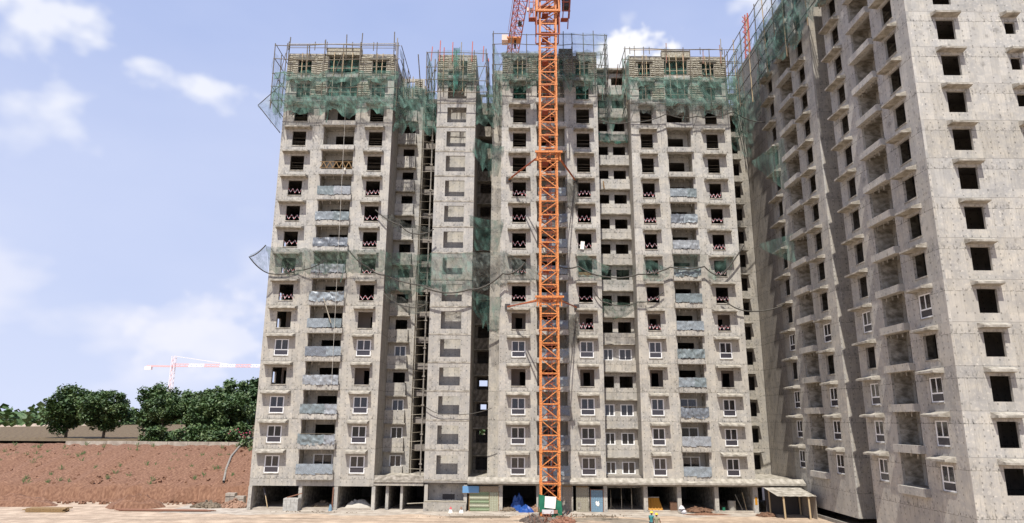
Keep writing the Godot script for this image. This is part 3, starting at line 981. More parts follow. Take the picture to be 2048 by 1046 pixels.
	for q in [[-2.05, 1.25], [-1.6, 1.25], [-2.05, 0.5]]:
		bar(cage, "deck_post", Vector3(q[0], 1.0, q[1]), Vector3(q[0], 4.0, q[1]), 0.09, M.crane_dark)
	for y in [1.9, 2.9]:
		bar(cage, "deck_rail", Vector3(-2.05, y, 1.25), Vector3(-1.3, y, 1.25), 0.07, M.crane_dark)
		bar(cage, "deck_rail", Vector3(-2.05, y, 0.5), Vector3(-2.05, y, 1.25), 0.07, M.crane_dark)
	bar(cage, "deck_brace", Vector3(-2.05, 1.1, 1.2), Vector3(-1.4, 2.8, 1.2), 0.09, M.crane_dark)
	bx(cage, "pump_box", -1.95, -1.65, 1.9, 2.35, 0.7, 1.0, M.dark_metal)
	bx(cage, "pump_cover", -2.3, -2.08, 2.0, 2.4, 0.75, 1.0, M.jib_pale)
	bx(cage, "upper_deck", -4.2, -1.4, 3.95, 4.12, 0.3, 1.3, M.crane)
	# right cage
	bx(cage, "deck", 1.4, 2.15, 0.95, 1.03, 0.5, 1.2, M.crane_dark)
	for q in [[1.6, 1.15], [2.3, 1.15], [2.3, -0.9]]:
		bar(cage, "deck_post", Vector3(q[0], 1.0, q[1]), Vector3(q[0] + 0.35, 6.4, q[1]), 0.11, M.crane_dark)
	for y in [1.9, 3.0, 4.4]:
		bar(cage, "deck_rail", Vector3(1.5, y, 1.15), Vector3(2.45, y, 1.15), 0.09, M.crane_dark)
	bx(cage, "control_box", 1.6, 2.3, 2.6, 3.6, 0.1, 1.0, M.dark_metal)
	bx(cage, "panel", 1.55, 2.45, 3.7, 5.6, 0.3, 1.0, M.crane_dark)
	# slewing ring, cab, jib pointing away over the block, counter-jib over the photographer's side
	var sl := group_node(c, "slewing_ring", Vector3(0, 69.9, 0))
	rod(sl, "ring", Vector3(0, 0, 0), Vector3(0, 1.1, 0), 1.5, M.crane)
	bx(sl, "turntable", -1.6, 1.6, 1.1, 1.9, -1.6, 1.6, M.crane)
	bx(sl, "cab", 1.7, 3.2, 0.2, 2.3, -1.6, 0.4, M.jib_pale)
	var jb := group_node(c, "jib", Vector3(0, 71.6, 0))
	var o := Vector3(-0.75, 0, -1.5)
	var dirv := Vector3(-0.081, 0, -1).normalized()
	var sd := Vector3(1, 0, -0.081).normalized()
	var seg := 1.7
	for i in 32:
		var a := o + dirv * (i * seg)
		var e := a + dirv * seg
		var th := Vector3(0, 1.6, 0)
		for s in [-1.0, 1.0]:
			bar(jb, "chord", a + sd * s, e + sd * s, 0.15, M.jib)
			bar(jb, "web", a + sd * s, (a + e) / 2 + th, 0.07, M.jib)
			bar(jb, "web", e + sd * s, (a + e) / 2 + th, 0.07, M.jib)
		bar(jb, "cross_strut", a - sd, a + sd, 0.07, M.jib)
		bar(jb, "cross_brace", a - sd * (1.0 if i % 2 == 0 else -1.0), e + sd * (1.0 if i % 2 == 0 else -1.0), 0.05, M.jib)
		if i > 0:
			bar(jb, "top_chord", a - dirv * seg / 2 + th, a + dirv * seg / 2 + th, 0.14, M.jib)
	for s in [-1.1, 1.1]:
		var k := o + dirv * 32.0
		rod(jb, "hoist_rope", k + sd * (s * 0.4 - 0.9) + Vector3(0, -0.2, 0), o + sd * (s * 0.2 - 0.9) + Vector3(0, -0.2, 0), 0.03, M.jib)
	var tc := o + dirv * 34.0
	bx(jb, "trolley", tc.x - 1.35, tc.x + 0.95, -0.55, -0.3, tc.z - 0.9, tc.z + 0.9, M.crane)
	bx(jb, "basket", tc.x - 2.2, tc.x - 1.2, -0.9, 0.1, tc.z - 0.8, tc.z + 0.8, M.jib_pale)
	bx(jb, "hook_block", tc.x - 0.15, tc.x + 0.2, -1.9, -0.6, tc.z - 0.2, tc.z + 0.2, M.dark_metal)
	var t2 := o + dirv * 29.5
	bx(jb, "pulley_box", t2.x + 0.1, t2.x + 0.7, -0.45, 0.1, t2.z - 0.4, t2.z + 0.4, M.dark_metal)
	var cj := group_node(c, "counter_jib", Vector3(0, 71.6, 0))
	bx(cj, "deck", -1.0, 1.0, 0.0, 0.5, 1.6, 13.0, M.crane_dark)
	bx(cj, "ballast", -0.9, 0.9, -1.6, 0.0, 9.5, 12.6, M.side)
	# green cloth round the foot, with notice boards
	var gc := thing("foot_screen", "bright green cloth tied round the foot of the orange crane", "cloth")
	part(gc, "front_cloth", sheet_mesh(Vector3(CX - 1.0, 0.75, CZ + 1.02), Vector3(CX + 1.05, 0.55, CZ + 1.02), Vector3(CX + 1.0, 1.75, CZ + 1.02), Vector3(CX - 1.05, 2.35, CZ + 1.02), 14, 8, Vector3.ZERO, 0.06, 1.1, 4.0, 0.1), M.cloth_green)
	part(gc, "side_cloth", sheet_mesh(Vector3(CX + 1.06, 0.5, CZ + 1.0), Vector3(CX + 1.06, 0.55, CZ - 1.0), Vector3(CX + 1.03, 2.0, CZ - 1.0), Vector3(CX + 1.03, 1.7, CZ + 1.0), 10, 8, Vector3.ZERO, 0.06, 1.1, 6.0, 0.1), M.cloth_green)
	part(gc, "side_cloth", sheet_mesh(Vector3(CX - 1.06, 0.7, CZ + 1.0), Vector3(CX - 1.06, 0.75, CZ - 1.0), Vector3(CX - 1.03, 2.3, CZ - 1.0), Vector3(CX - 1.03, 2.3, CZ + 1.0), 10, 8, Vector3.ZERO, 0.06, 1.1, 8.0, 0.1), M.cloth_green)
	part(gc, "hanging_corner", sheet_mesh(Vector3(CX + 0.15, 0.15, CZ + 1.08), Vector3(CX + 1.0, 0.05, CZ + 1.08), Vector3(CX + 1.08, 1.2, CZ + 1.08), Vector3(CX + 0.1, 0.8, CZ + 1.1), 8, 6, Vector3.ZERO, 0.05, 1.4, 9.0, 0.1), M.cloth_green)
	var nb := thing("notice_board", "large cream notice board on the green cloth at the crane foot", "sign", Vector3(CX, 1.62, CZ + 1.2))
	var st2 := mb()
	st_hexa(st2, [Vector3(-0.58, -0.42, -0.02), Vector3(0.42, -0.52, -0.02), Vector3(0.42, -0.52, 0.02), Vector3(-0.58, -0.42, 0.02), Vector3(-0.52, 0.58, -0.02), Vector3(0.52, 0.52, -0.02), Vector3(0.52, 0.52, 0.02), Vector3(-0.52, 0.58, 0.02)])
	part(nb, "board", st2.commit(), M.sign_white)
	for i in 9:
		bx(nb, "faded_mark", -0.35 + 0.3 * (i % 3) + rng.randf_range(-0.05, 0.05), -0.29 + 0.3 * (i % 3), -0.3 + 0.27 * (i / 3), -0.27 + 0.27 * (i / 3), 0.021, 0.025, M.sign_grey)
	var n2 := thing("notice_strip", "long pale notice strip with a brown end, below the cream board at the crane foot", "sign", Vector3(CX - 0.15, 0.86, CZ + 1.2))
	bx(n2, "strip", -0.65, 0.42, -0.2, 0.17, -0.02, 0.02, M.sign_grey)
	bx(n2, "brown_end", 0.425, 0.78, -0.16, 0.14, -0.02, 0.025, M.sign_brown)
	for i in 3:
		bx(n2, "text_line", -0.52, 0.25 - 0.1 * i, 0.06 - 0.1 * i, 0.085 - 0.1 * i, 0.021, 0.024, M.sign_white)


# ================= formwork, scaffolds, starter bars on the top storeys =================
var panel_meshes := {}


func panel_mesh(w: float, h: float) -> ArrayMesh:
	var key := "%.2f_%.2f" % [w, h]
	if not panel_meshes.has(key):
		var st := mb()
		var n := int(h / 0.27)
		for i in n:
			var y := 0.05 + i * (h - 0.1) / n
			st_box(st, 0.02, w - 0.02, y, y + 0.145, 0.0, 0.11)
		st_box(st, 0.02, 0.07, 0.0, h, 0.0, 0.075)
		st_box(st, w - 0.07, w - 0.02, 0.0, h, 0.0, 0.075)
		st_box(st, 0.0, w, 0.0, h, -0.02, 0.02)
		panel_meshes[key] = st.commit()
	return panel_meshes[key]


func add_form(parent: Node3D, x0: float, x1: float, y0: float, y1: float, z: float) -> void:
	var n := maxi(1, roundi((x1 - x0) / 0.66))
	var w := (x1 - x0) / n
	for i in n:
		var o := part(parent, "formwork_panel", panel_mesh(w - 0.015, y1 - y0), M.form, Vector3(x0 + i * w, y0 + rng.randf_range(-0.05, 0.05), z + 0.03 + rng.randf_range(0, 0.03)))
		o.rotation.y = rng.randf_range(-0.03, 0.03)


func build_tops() -> void:
	var s14 := S(14)
	var s15 := S(15)
	var looks := ["ribbed cement-smeared formwork panels clamped round the top floor of the left wing", "ribbed formwork panels on the top floor of the centre wing, behind the crane", "ribbed pale formwork panels on the top floor of the right wing"]
	for i in 3:
		var wg: Dictionary = WINGS[i]
		var f := thing("wall_formwork", looks[i], "formwork", Vector3(0, 0, Z0), "formwork on the top storeys")
		var cuts: Array = [wg.x0, wg.wins[0][0], wg.wins[0][1], wg.bal[0], wg.bal[1], wg.wins[1][0], wg.wins[1][1], wg.x1]
		for j in [0, 2, 4, 6]:
			add_form(f, cuts[j], cuts[j + 1], s15 - 0.55, s15 + 2.35, 0.0)
			if i != 1 and j in [2, 4]:
				add_form(f, cuts[j] + 0.1, cuts[j + 1] - 0.1, s14 - 0.1, s14 + 2.0, 0.0)
		for w in wg.wins:
			bx(f, "head_shutter", w[0] - 0.3, w[1] + 0.3, s15 + 1.75, s15 + 2.05, 0.1, 0.26, M.form_dark)
			for q in [0.32, 0.68]:
				var px: float = lerpf(w[0], w[1], q)
				rod(f, "prop", Vector3(px, s15 - 0.5, 0.25), Vector3(px + rng.randf_range(-0.1, 0.1), s15 + 2.6, 0.2), 0.055, M.bamboo)
				if i != 1:
					rod(f, "prop", Vector3(px, s14 - 0.1, -0.1), Vector3(px, s14 + 1.75, -0.1), 0.05, M.pipe_pale)
			rod(f, "cross_pipe", Vector3(w[0], s15 + 0.9, 0.1), Vector3(w[1], s15 + 0.95, 0.1), 0.045, M.pipe_pale)
			rod(f, "cross_pipe", Vector3(w[0], s14 + 0.7, -0.1), Vector3(w[1], s14 + 0.72, -0.1), 0.045, M.pipe_pale)
		for q in [0.2, 0.5, 0.8]:
			var px: float = lerpf(wg.bal[0], wg.bal[1], q)
			rod(f, "prop", Vector3(px, s15 - 0.6, 0.45), Vector3(px, s15 + 2.6, 0.4), 0.055, M.bamboo)
			rod(f, "prop", Vector3(px, s14 - 0.05, 0.4), Vector3(px, s14 + 2.4, 0.4), 0.05, M.pipe_pale)
		rod(f, "cross_pipe", Vector3(wg.bal[0], s15 + 0.5, 0.42), Vector3(wg.bal[1], s15 + 0.55, 0.42), 0.045, M.pipe_pale)
		rod(f, "cross_pipe", Vector3(wg.bal[0], s14 + 0.45, 0.42), Vector3(wg.bal[1], s14 + 0.5, 0.42), 0.045, M.pipe_pale)
		if i != 1:
			bx(f, "edge_shutter", wg.bal[0] - 0.3, wg.bal[1] + 0.3, s15 + 2.36, s15 + 3.25, -0.25, 0.3, M.form)
		else:
			bx(f, "edge_shutter", 5.4, 7.0, s15 + 2.6, s15 + 3.9, -1.5, -0.6, M.form_dark)
			bx(f, "edge_shutter", wg.x0 - 0.1, 5.0, s15 + 2.4, s15 + 2.75, 0.04, 0.3, M.form_dark)
			bx(f, "edge_shutter", 7.4, wg.x1, s15 + 2.62, s15 + 2.95, -0.4, 0.25, M.form_dark)
	var fc := thing("wall_formwork", "ribbed formwork panels round the narrow stair shaft top, between the left and centre wings", "formwork", Vector3(0, 0, Z0), "formwork on the top storeys")
	add_form(fc, -8.85, -7.62, s15 - 0.5, s15 + 2.3, 0.0)
	add_form(fc, -5.42, -4.35, s15 - 0.5, s15 + 2.3, 0.0)
	add_form(fc, -7.62, -6.1, s15 + 0.4, s15 + 2.3, 0.0)
	bx(fc, "edge_shutter", -8.9, -4.3, s15 - 0.75, s15 - 0.55, 0.05, 0.32, M.form_dark)
	bx(fc, "edge_shutter", -7.5, -5.5, s15 - 1.5, s15 - 0.7, -0.2, 0.05, M.form_dark)
	for px in [-8.2, -7.0, -5.9]:
		rod(fc, "prop", Vector3(px, s15 - 2.2, 0.3), Vector3(px, s15 + 2.6, 0.3), 0.05, M.bamboo)
	# set-back stub of the left recess at roof level
	var rf := thing("wall_formwork", "small set-back stub of formwork and props beside the left wing's roof", "formwork", Vector3(0, 0, Z0 - 4.2), "formwork on the top storeys")
	add_form(rf, -12.2, -11.2, s15 - 0.5, s15 + 1.6, 0.0)
	for px in [-13.5, -12.9, -12.4]:
		rod(rf, "prop", Vector3(px, s15 - 0.9, 0.2), Vector3(px, s15 + 1.9, 0.2), 0.06, M.bamboo)
	# scaffolds
	scaffold("dark bamboo and pipe scaffold cage round the top of the left wing", [-27.75, -26.5, -24.0, -22.0, -19.9, -17.9, -15.9, -13.4], [-27.75, -13.1], 43.0, 51.9, [44.3, 46.1, 47.9, 49.7, 51.5], M.pipe, 0.055)
	scaffold("scaffold cage round the narrow stair shaft top", [-10.0, -8.7, -6.7, -4.5, -3.1], [-10.0, -3.1], 45.2, 51.2, [45.6, 47.2, 48.9, 50.6], M.pipe, 0.05)
	scaffold("tall open pipe scaffold cage above the centre wing, behind the crane", [-2.35, -0.3, 1.5, 5.75, 6.9, 8.2, 9.4, 10.75], [-2.45, 10.95], 46.2, 53.6, [47.8, 49.2, 50.5, 51.8, 53.1], M.pole_dark, 0.05)
	scaffold("pipe scaffold cage round the top of the right wing", [13.0, 15.2, 17.6, 20.5, 22.7, 24.6, 26.0], [13.0, 26.2], 43.6, 51.6, [44.4, 46.2, 48.0, 49.8, 51.3], M.pipe, 0.05)
	# starter bars and poles that stand above the roofs
	var sets := [["left wing", [[-26.5, 53.0], [-22.2, 52.6], [-19.7, 53.4], [-18.0, 53.6], [-14.1, 53.8], [-13.8, 53.0], [-11.2, 50.9], [-24.0, 51.9]], 0.06, M.pipe],
		["narrow stair shaft", [[-9.7, 51.9], [-8.7, 52.7], [-7.2, 52.5], [-6.2, 52.5], [-4.9, 52.6], [-3.6, 52.0], [-2.9, 50.4], [-8.2, 51.8]], 0.055, M.pole_red],
		["right wing", [[14.3, 52.2], [18.0, 52.6], [20.0, 52.0], [24.5, 53.2], [22.3, 51.8], [24.4, 52.4]], 0.05, M.rebar],
		["recess beside the right wing", [[11.3, 49.3], [12.3, 49.8], [13.1, 50.2]], 0.045, M.rebar]]
	for q in sets:
		var t := thing("starter_bars", "thin poles and starter bars standing above the roof of the %s" % q[0], "rods", Vector3(0, 0, Z0), "rods above the roofs")
		for v in q[1]:
			rod(t, "starter_bar", Vector3(v[0], 47.5 if absf(v[0]) < 14.0 and absf(v[0]) > 11.0 else 50.0, 0.3 if absf(v[0]) > 13.3 or absf(v[0]) < 11.0 else -3.0), Vector3(v[0] + rng.randf_range(-0.12, 0.12), v[1], 0.3), q[2], q[3] if rng.randf() < 0.65 else M.pipe_pale)
	var rail := thing("roof_rail", "pale guard rail along the roof edge of the left wing", "railing", Vector3(0, 0, Z0))
	rod(rail, "rail", Vector3(-26.5, 51.95, 0.5), Vector3(-22.0, 52.0, 0.5), 0.06, M.pipe_pale)
	rod(rail, "rail", Vector3(-22.0, 52.0, 0.5), Vector3(-13.9, 52.1, 0.5), 0.06, M.pipe_pale)
	rod(rail, "rail", Vector3(-26.5, 51.5, 0.5), Vector3(-13.9, 51.55, 0.5), 0.035, M.pipe)
	for x in [-26.5, -23.4, -22.0, -19.0, -16.5, -13.9]:
		rod(rail, "post", Vector3(x, 51.2, 0.5), Vector3(x, 52.3, 0.5), 0.05, M.pipe)
	var rail2 := thing("roof_rail", "thin guard rail along the roof edge of the right wing", "railing", Vector3(0, 0, Z0))
	rod(rail2, "rail", Vector3(13.7, 51.6, 0.4), Vector3(24.6, 51.75, 0.4), 0.05, M.bamboo)
	for x in [13.7, 16.0, 18.0, 20.0, 22.0, 24.6]:
		rod(rail2, "post", Vector3(x, 51.1, 0.4), Vector3(x, 52.0, 0.4), 0.045, M.pipe)
	# access scaffold in the deep slot beside the stair shaft
	var a := thing("access_scaffold", "narrow pipe scaffold filling the dark slot left of the stair shaft", "scaffold", Vector3(0, 0, Z0 - 4.4))
	for x in [-11.0, -9.75]:
		rod(a, "standard", Vector3(x, 3.0, 0), Vector3(x, 47.5, 0), 0.05, M.pipe)
	for k in 46:
		rod(a, "ledger", Vector3(-11.05, 3.8 + k * 0.95 + rng.randf_range(-0.08, 0.08), 0.05), Vector3(-9.6, 3.8 + k * 0.95 + rng.randf_range(-0.08, 0.08), 0.05), 0.032, M.pipe_pale if k % 3 == 0 else M.pipe)
	var rp := thing("hoist_rope", "pale hoist rope hanging down past the upper balconies of the left wing", "rope", Vector3(0, 0, Z0 + 0.6))
	rod(rp, "rope", Vector3(-19.3, 44.8, 0), Vector3(-18.75, 12.5, 0), 0.018, M.rope_pale)
	bx(rp, "hook", -19.0, -18.8, 36.2, 36.5, -0.05, 0.05, M.rope_pale)
	# net cage and hoist mast on the neighbouring tower
	var h := thing("hoist_mast", "red lattice hoist mast above the roof of the right-hand tower", "mast", Vector3(31.9, 54.0, -83))
	for s in [[-0.4, -0.4], [0.4, -0.4], [0.0, 0.4]]:
		bar(h, "chord", Vector3(s[0], 0, s[1]), Vector3(s[0] * 0.5 + 0.25, 9.8, s[1] * 0.5), 0.14, M.jib)
	for i in 12:
		bar(h, "web", Vector3(-0.4, i * 0.8, -0.3), Vector3(0.4, i * 0.8 + 0.8, -0.3), 0.08, M.jib)
		bar(h, "web", Vector3(0.4, i * 0.8, -0.3), Vector3(-0.3, i * 0.8 + 0.8, -0.3), 0.08, M.jib)
	var tw := thing("scaffold_cage", "bamboo and pipe scaffold cage on top of the right-hand tower", "scaffold", Vector3(0, 0, Z0 - 2.2))
	for i in 15:
		var zz := 11.0 - i * 2.6 + 14.6
		rod(tw, "standard", Vector3(28.9, 46.5 + rng.randf(), zz), Vector3(28.9, 57.8 + rng.randf_range(-0.5, 0.6), zz + rng.randf_range(-0.15, 0.15)), 0.06, M.bamboo if i % 2 == 0 else M.pipe)
	for y in [48.5, 50.5, 52.5, 54.5, 56.2, 57.7]:
		rod(tw, "ledger", Vector3(28.9, y - 0.2, -10.6), Vector3(28.9, y, 26.0), 0.05, M.pipe)
		rod(tw, "ledger", Vector3(28.9, y - 0.2, -10.6), Vector3(33.0, y - 0.2, -10.6), 0.05, M.pipe)


func scaffold(label: String, xs: Array, ends: Array, y0: float, y1: float, ys: Array, m: Material, rad: float) -> void:
	var t := thing("scaffold_cage", label, "scaffold", Vector3(0, 0, Z0), "scaffold cages on the roofs")
	var z := 1.15
	var off := rng.randf() * 9.0
	for x in xs:
		rod(t, "standard", Vector3(x, y0 + rng.randf_range(0, 1.2), z), Vector3(x + rng.randf_range(-0.12, 0.12), y1 + rng.randf_range(-0.5, 0.3), z), rad, m)
	for y in ys:
		for i in xs.size() - 1:
			rod(t, "ledger", Vector3(xs[i] - 0.15, y + 0.2 * bump.get_noise_2d(xs[i], y + off), z), Vector3(xs[i + 1] + 0.15, y + 0.2 * bump.get_noise_2d(xs[i + 1], y + off), z), rad * 0.8, m)
		for x in ends:
			rod(t, "ledger", Vector3(x, y, z), Vector3(x, y + rng.randf_range(-0.15, 0.15), -6.0), rad * 0.8, m)
	for x in ends:
		for zz in [-1.2, -3.6, -6.0]:
			rod(t, "standard", Vector3(x, y0 + 1.0, zz), Vector3(x + rng.randf_range(-0.15, 0.15), y1 + rng.randf_range(-0.8, 0.2), zz), rad, m)
	for i in 2:
		rod(t, "brace", Vector3(xs[i * 3], y0 + 0.5, z + 0.05), Vector3(xs[i * 3 + 1], y1 - 1.5, z + 0.05), rad * 0.7, m)


# ================= nets and ropes =================
func net(called: String, label: String, p00: Vector3, p10: Vector3, p11: Vector3, p01: Vector3, sag: Vector3, amp: float, m: Material, ragged := 0.1, freq := 0.5) -> void:
	var nu := clampi(int((p10 - p00).length() / 0.35), 8, 60)
	var nv := clampi(int(((p01 - p00).length() + (p11 - p10).length()) * 0.5 / 0.4), 6, 24)
	var o := part(self, called, sheet_mesh(p00, p10, p11, p01, nu, nv, sag, amp * 1.3, freq * 0.85, rng.randf() * 50.0, ragged * 1.5), m)
	tag(o, label, "net", "green safety nets")


func build_nets() -> void:
	var z := Z0
	var up := "safety_net"
	# top of the left wing
	net(up, "green net veil over the fifteenth floor of the left wing", Vector3(-27.7, 44.0, z + 1.25), Vector3(-13.3, 43.9, z + 1.25), Vector3(-13.3, 47.5, z + 1.25), Vector3(-27.7, 47.3, z + 1.25), Vector3.ZERO, 0.22, M.net_mid, 0.08)
	net(up, "thick green net hem sagging below the fifteenth floor windows, left wing", Vector3(-27.4, 42.9, z + 1.4), Vector3(-13.4, 43.1, z + 1.4), Vector3(-13.4, 45.0, z + 1.35), Vector3(-27.6, 45.2, z + 1.35), Vector3(0, -0.25, 0), 0.3, M.net_thick, 0.35, 0.7)
	net(up, "swagged green net band between the two top floors of the left wing", Vector3(-27.5, 46.8, z + 1.4), Vector3(-13.2, 46.9, z + 1.4), Vector3(-13.2, 48.1, z + 1.35), Vector3(-27.5, 48.0, z + 1.35), Vector3(0, -0.2, 0), 0.3, M.net_thick, 0.3, 0.7)
	net(up, "loose net on the left flank of the left wing's roof scaffold", Vector3(-27.9, 43.0, z + 1.1), Vector3(-27.9, 43.8, z - 6.0), Vector3(-27.8, 50.8, z - 6.0), Vector3(-27.9, 50.5, z + 1.1), Vector3.ZERO, 0.3, M.net_thin, 0.2)
	net(up, "net on the right flank of the left wing's roof scaffold", Vector3(-13.0, 43.5, z + 1.1), Vector3(-13.0, 44.0, z - 4.0), Vector3(-12.9, 48.6, z - 4.0), Vector3(-13.1, 51.2, z + 1.1), Vector3.ZERO, 0.25, M.net_grey, 0.2)
	net("net_flap", "pale blue-green net flap jutting out left below the left wing's roof", Vector3(-26.65, 40.7, z + 0.2), Vector3(-29.1, 43.5, z + 1.4), Vector3(-28.9, 43.9, z + 1.4), Vector3(-26.9, 47.0, z + 0.6), Vector3(0.3, 0, 0), 0.12, M.net_blue, 0.0)
	# recess beside the left wing
	net(up, "dense green net draped across the top of the left recess", Vector3(-13.9, 41.3, z - 0.6), Vector3(-8.8, 40.4, z + 0.2), Vector3(-8.9, 45.9, z + 0.3), Vector3(-13.2, 46.4, z + 0.9), Vector3(0, 0.9, 0), 0.3, M.net_thick, 0.15, 0.7)
	net(up, "thin green net stretched between left wing scaffold and stair shaft scaffold", Vector3(-13.2, 44.4, z + 0.9), Vector3(-9.0, 43.6, z + 0.6), Vector3(-9.3, 46.4, z + 0.4), Vector3(-13.2, 47.3, z + 0.9), Vector3(0, -0.5, 0), 0.3, M.net_mid, 0.25, 0.8)
	# stair shaft top
	net(up, "green net veil round the stair shaft scaffold", Vector3(-9.9, 46.6, z + 1.25), Vector3(-3.2, 46.4, z + 1.25), Vector3(-3.2, 50.9, z + 1.2), Vector3(-9.9, 50.8, z + 1.2), Vector3.ZERO, 0.25, M.net_thin, 0.2, 0.7)
	net(up, "dense green net skirt below the stair shaft formwork", Vector3(-8.7, 46.2, z + 0.7), Vector3(-4.5, 46.3, z + 0.7), Vector3(-4.4, 48.0, z + 1.3), Vector3(-8.8, 47.9, z + 1.3), Vector3(0, -0.2, 0), 0.25, M.net_thick, 0.3, 0.8)
	net(up, "green net on the left flank of the stair shaft scaffold", Vector3(-10.1, 44.9, z + 1.1), Vector3(-10.1, 45.5, z - 4.5), Vector3(-9.9, 50.4, z - 4.5), Vector3(-10.0, 50.8, z + 1.1), Vector3.ZERO, 0.25, M.net_mid, 0.15)
	net(up, "green net on the right flank of the stair shaft scaffold", Vector3(-3.0, 44.6, z + 1.1), Vector3(-2.6, 44.2, z - 4.5), Vector3(-3.0, 50.2, z - 4.5), Vector3(-3.2, 50.9, z + 1.1), Vector3.ZERO, 0.25, M.net_mid, 0.15)
	net(up, "bunched green net strip hanging down the stair shaft formwork", Vector3(-6.9, 45.6, z + 1.45), Vector3(-6.4, 45.4, z + 1.45), Vector3(-6.2, 51.2, z + 1.35), Vector3(-7.0, 51.2, z + 1.35), Vector3.ZERO, 0.2, M.net_bright, 0.2, 1.2)
	# slot right of the stair shaft
	net(up, "dense green net closing the slot between stair shaft and centre wing, top", Vector3(-4.3, 42.2, z - 0.4), Vector3(-1.3, 42.2, z - 0.3), Vector3(-1.3, 46.6, z + 0.9), Vector3(-4.2, 46.7, z + 0.9), Vector3.ZERO, 0.25, M.net_thick, 0.1, 0.8)
	net(up, "green net pulled diagonally across the slot at the twelfth floor", Vector3(-4.6, 38.7, z + 0.3), Vector3(-1.7, 35.6, z - 0.5), Vector3(-1.0, 39.4, z + 0.1), Vector3(-4.4, 40.4, z + 0.2), Vector3(0, -0.5, 0), 0.25, M.net_slot, 0.2, 0.8)
	net(up, "green net slung across the slot at the ninth floor", Vector3(-4.5, 28.0, z - 0.6), Vector3(-1.6, 27.2, z - 0.5), Vector3(-0.9, 30.6, z + 0.4), Vector3(-4.8, 31.2, z + 0.3), Vector3(0, -0.7, 0), 0.25, M.net_slot, 0.2, 0.8)
	net(up, "green net slung across the slot at the sixth floor", Vector3(-4.2, 20.6, z - 0.4), Vector3(-1.4, 18.4, z - 0.1), Vector3(-1.1, 22.0, z + 0.2), Vector3(-4.3, 22.7, z + 0.1), Vector3(0, -0.7, 0), 0.22, M.net_slot, 0.2, 0.9)
	# centre wing top
	net(up, "green net veil over the top floor of the centre wing", Vector3(-2.3, 47.0, z + 1.25), Vector3(10.8, 47.0, z + 1.25), Vector3(10.8, 50.9, z + 1.2), Vector3(-2.3, 50.7, z + 1.2), Vector3.ZERO, 0.22, M.net_thin, 0.1)
	net(up, "thick sagging net hem under the top floor of the centre wing, left of the crane", Vector3(-2.0, 46.3, z + 0.9), Vector3(3.0, 46.5, z + 0.9), Vector3(3.0, 48.1, z + 1.3), Vector3(-2.2, 47.9, z + 1.3), Vector3(0, -0.3, 0), 0.3, M.net_thick, 0.35, 0.8)
	net(up, "thick sagging net hem under the top floor of the centre wing, right of the crane", Vector3(4.8, 46.6, z + 0.9), Vector3(10.6, 46.2, z + 0.9), Vector3(10.7, 48.0, z + 1.3), Vector3(4.8, 48.2, z + 1.3), Vector3(0, -0.3, 0), 0.3, M.net_thick, 0.35, 0.8)
	net(up, "tangled dark net along the roof edge of the centre wing", Vector3(-1.6, 49.8, z + 1.0), Vector3(10.4, 50.0, z + 1.0), Vector3(10.4, 51.4, z + 0.6), Vector3(-1.5, 51.2, z + 0.6), Vector3.ZERO, 0.3, M.net_grey, 0.3, 0.8)
	net(up, "tall thin net on the left corner of the centre roof cage", Vector3(-2.5, 43.5, z + 0.6), Vector3(-1.2, 43.0, z + 0.5), Vector3(-1.6, 50.0, z + 1.2), Vector3(-2.5, 52.6, z + 1.2), Vector3.ZERO, 0.2, M.net_mid, 0.1)
	net(up, "tall dark net on the right corner of the centre roof cage", Vector3(10.3, 43.8, z + 0.3), Vector3(11.3, 43.2, z - 2.0), Vector3(11.2, 51.0, z - 1.0), Vector3(10.9, 53.0, z + 1.2), Vector3.ZERO, 0.25, M.net_grey, 0.1)
	net(up, "almost clear net round the open centre roof cage", Vector3(4.9, 50.8, z + 1.3), Vector3(10.9, 50.8, z + 1.3), Vector3(10.9, 53.1, z + 1.3), Vector3(4.9, 53.3, z + 1.3), Vector3.ZERO, 0.1, M.net_thin, 0.0)
	# recess left of right wing
	net(up, "green net hung over the top of the recess between centre and right wings", Vector3(9.9, 43.4, z - 1.2), Vector3(13.4, 42.9, z - 0.9), Vector3(13.4, 47.7, z - 0.4), Vector3(10.2, 47.2, z - 0.6), Vector3(0, -0.3, 0), 0.35, M.net_mid, 0.3, 0.8)
	net(up, "upright green net strip at the left corner of the right wing's roof", Vector3(12.5, 45.6, z + 1.0), Vector3(13.2, 45.4, z + 1.2), Vector3(13.5, 50.5, z + 1.2), Vector3(12.7, 50.0, z + 1.0), Vector3.ZERO, 0.25, M.net_thick, 0.15)
	net(up, "short green net across the recess at the fourteenth floor", Vector3(9.9, 40.9, z - 1.6), Vector3(13.5, 40.8, z - 1.6), Vector3(13.5, 41.6, z - 1.2), Vector3(9.9, 41.8, z - 1.2), Vector3(0, -0.15, 0), 0.15, M.net_bright, 0.2, 0.9)
	# right wing top
	net(up, "green net veil over the fifteenth floor of the right wing", Vector3(13.0, 44.6, z + 1.25), Vector3(25.9, 44.2, z + 1.25), Vector3(25.8, 47.6, z + 1.25), Vector3(13.0, 47.4, z + 1.25), Vector3.ZERO, 0.25, M.net_mid, 0.15)
	net(up, "bright green net across the right half of the fifteenth floor, right wing", Vector3(17.4, 44.3, z + 1.45), Vector3(25.6, 43.8, z + 1.4), Vector3(25.5, 46.7, z + 1.35), Vector3(17.3, 46.4, z + 1.35), Vector3(0, -0.2, 0), 0.3, M.net_mid, 0.25, 0.7)
	net(up, "swagged green net band between the two top floors of the right wing", Vector3(13.2, 46.4, z + 1.45), Vector3(25.8, 46.6, z + 1.45), Vector3(25.6, 47.8, z + 1.4), Vector3(13.2, 47.6, z + 1.4), Vector3(0, -0.2, 0), 0.3, M.net_thick, 0.3, 0.7)
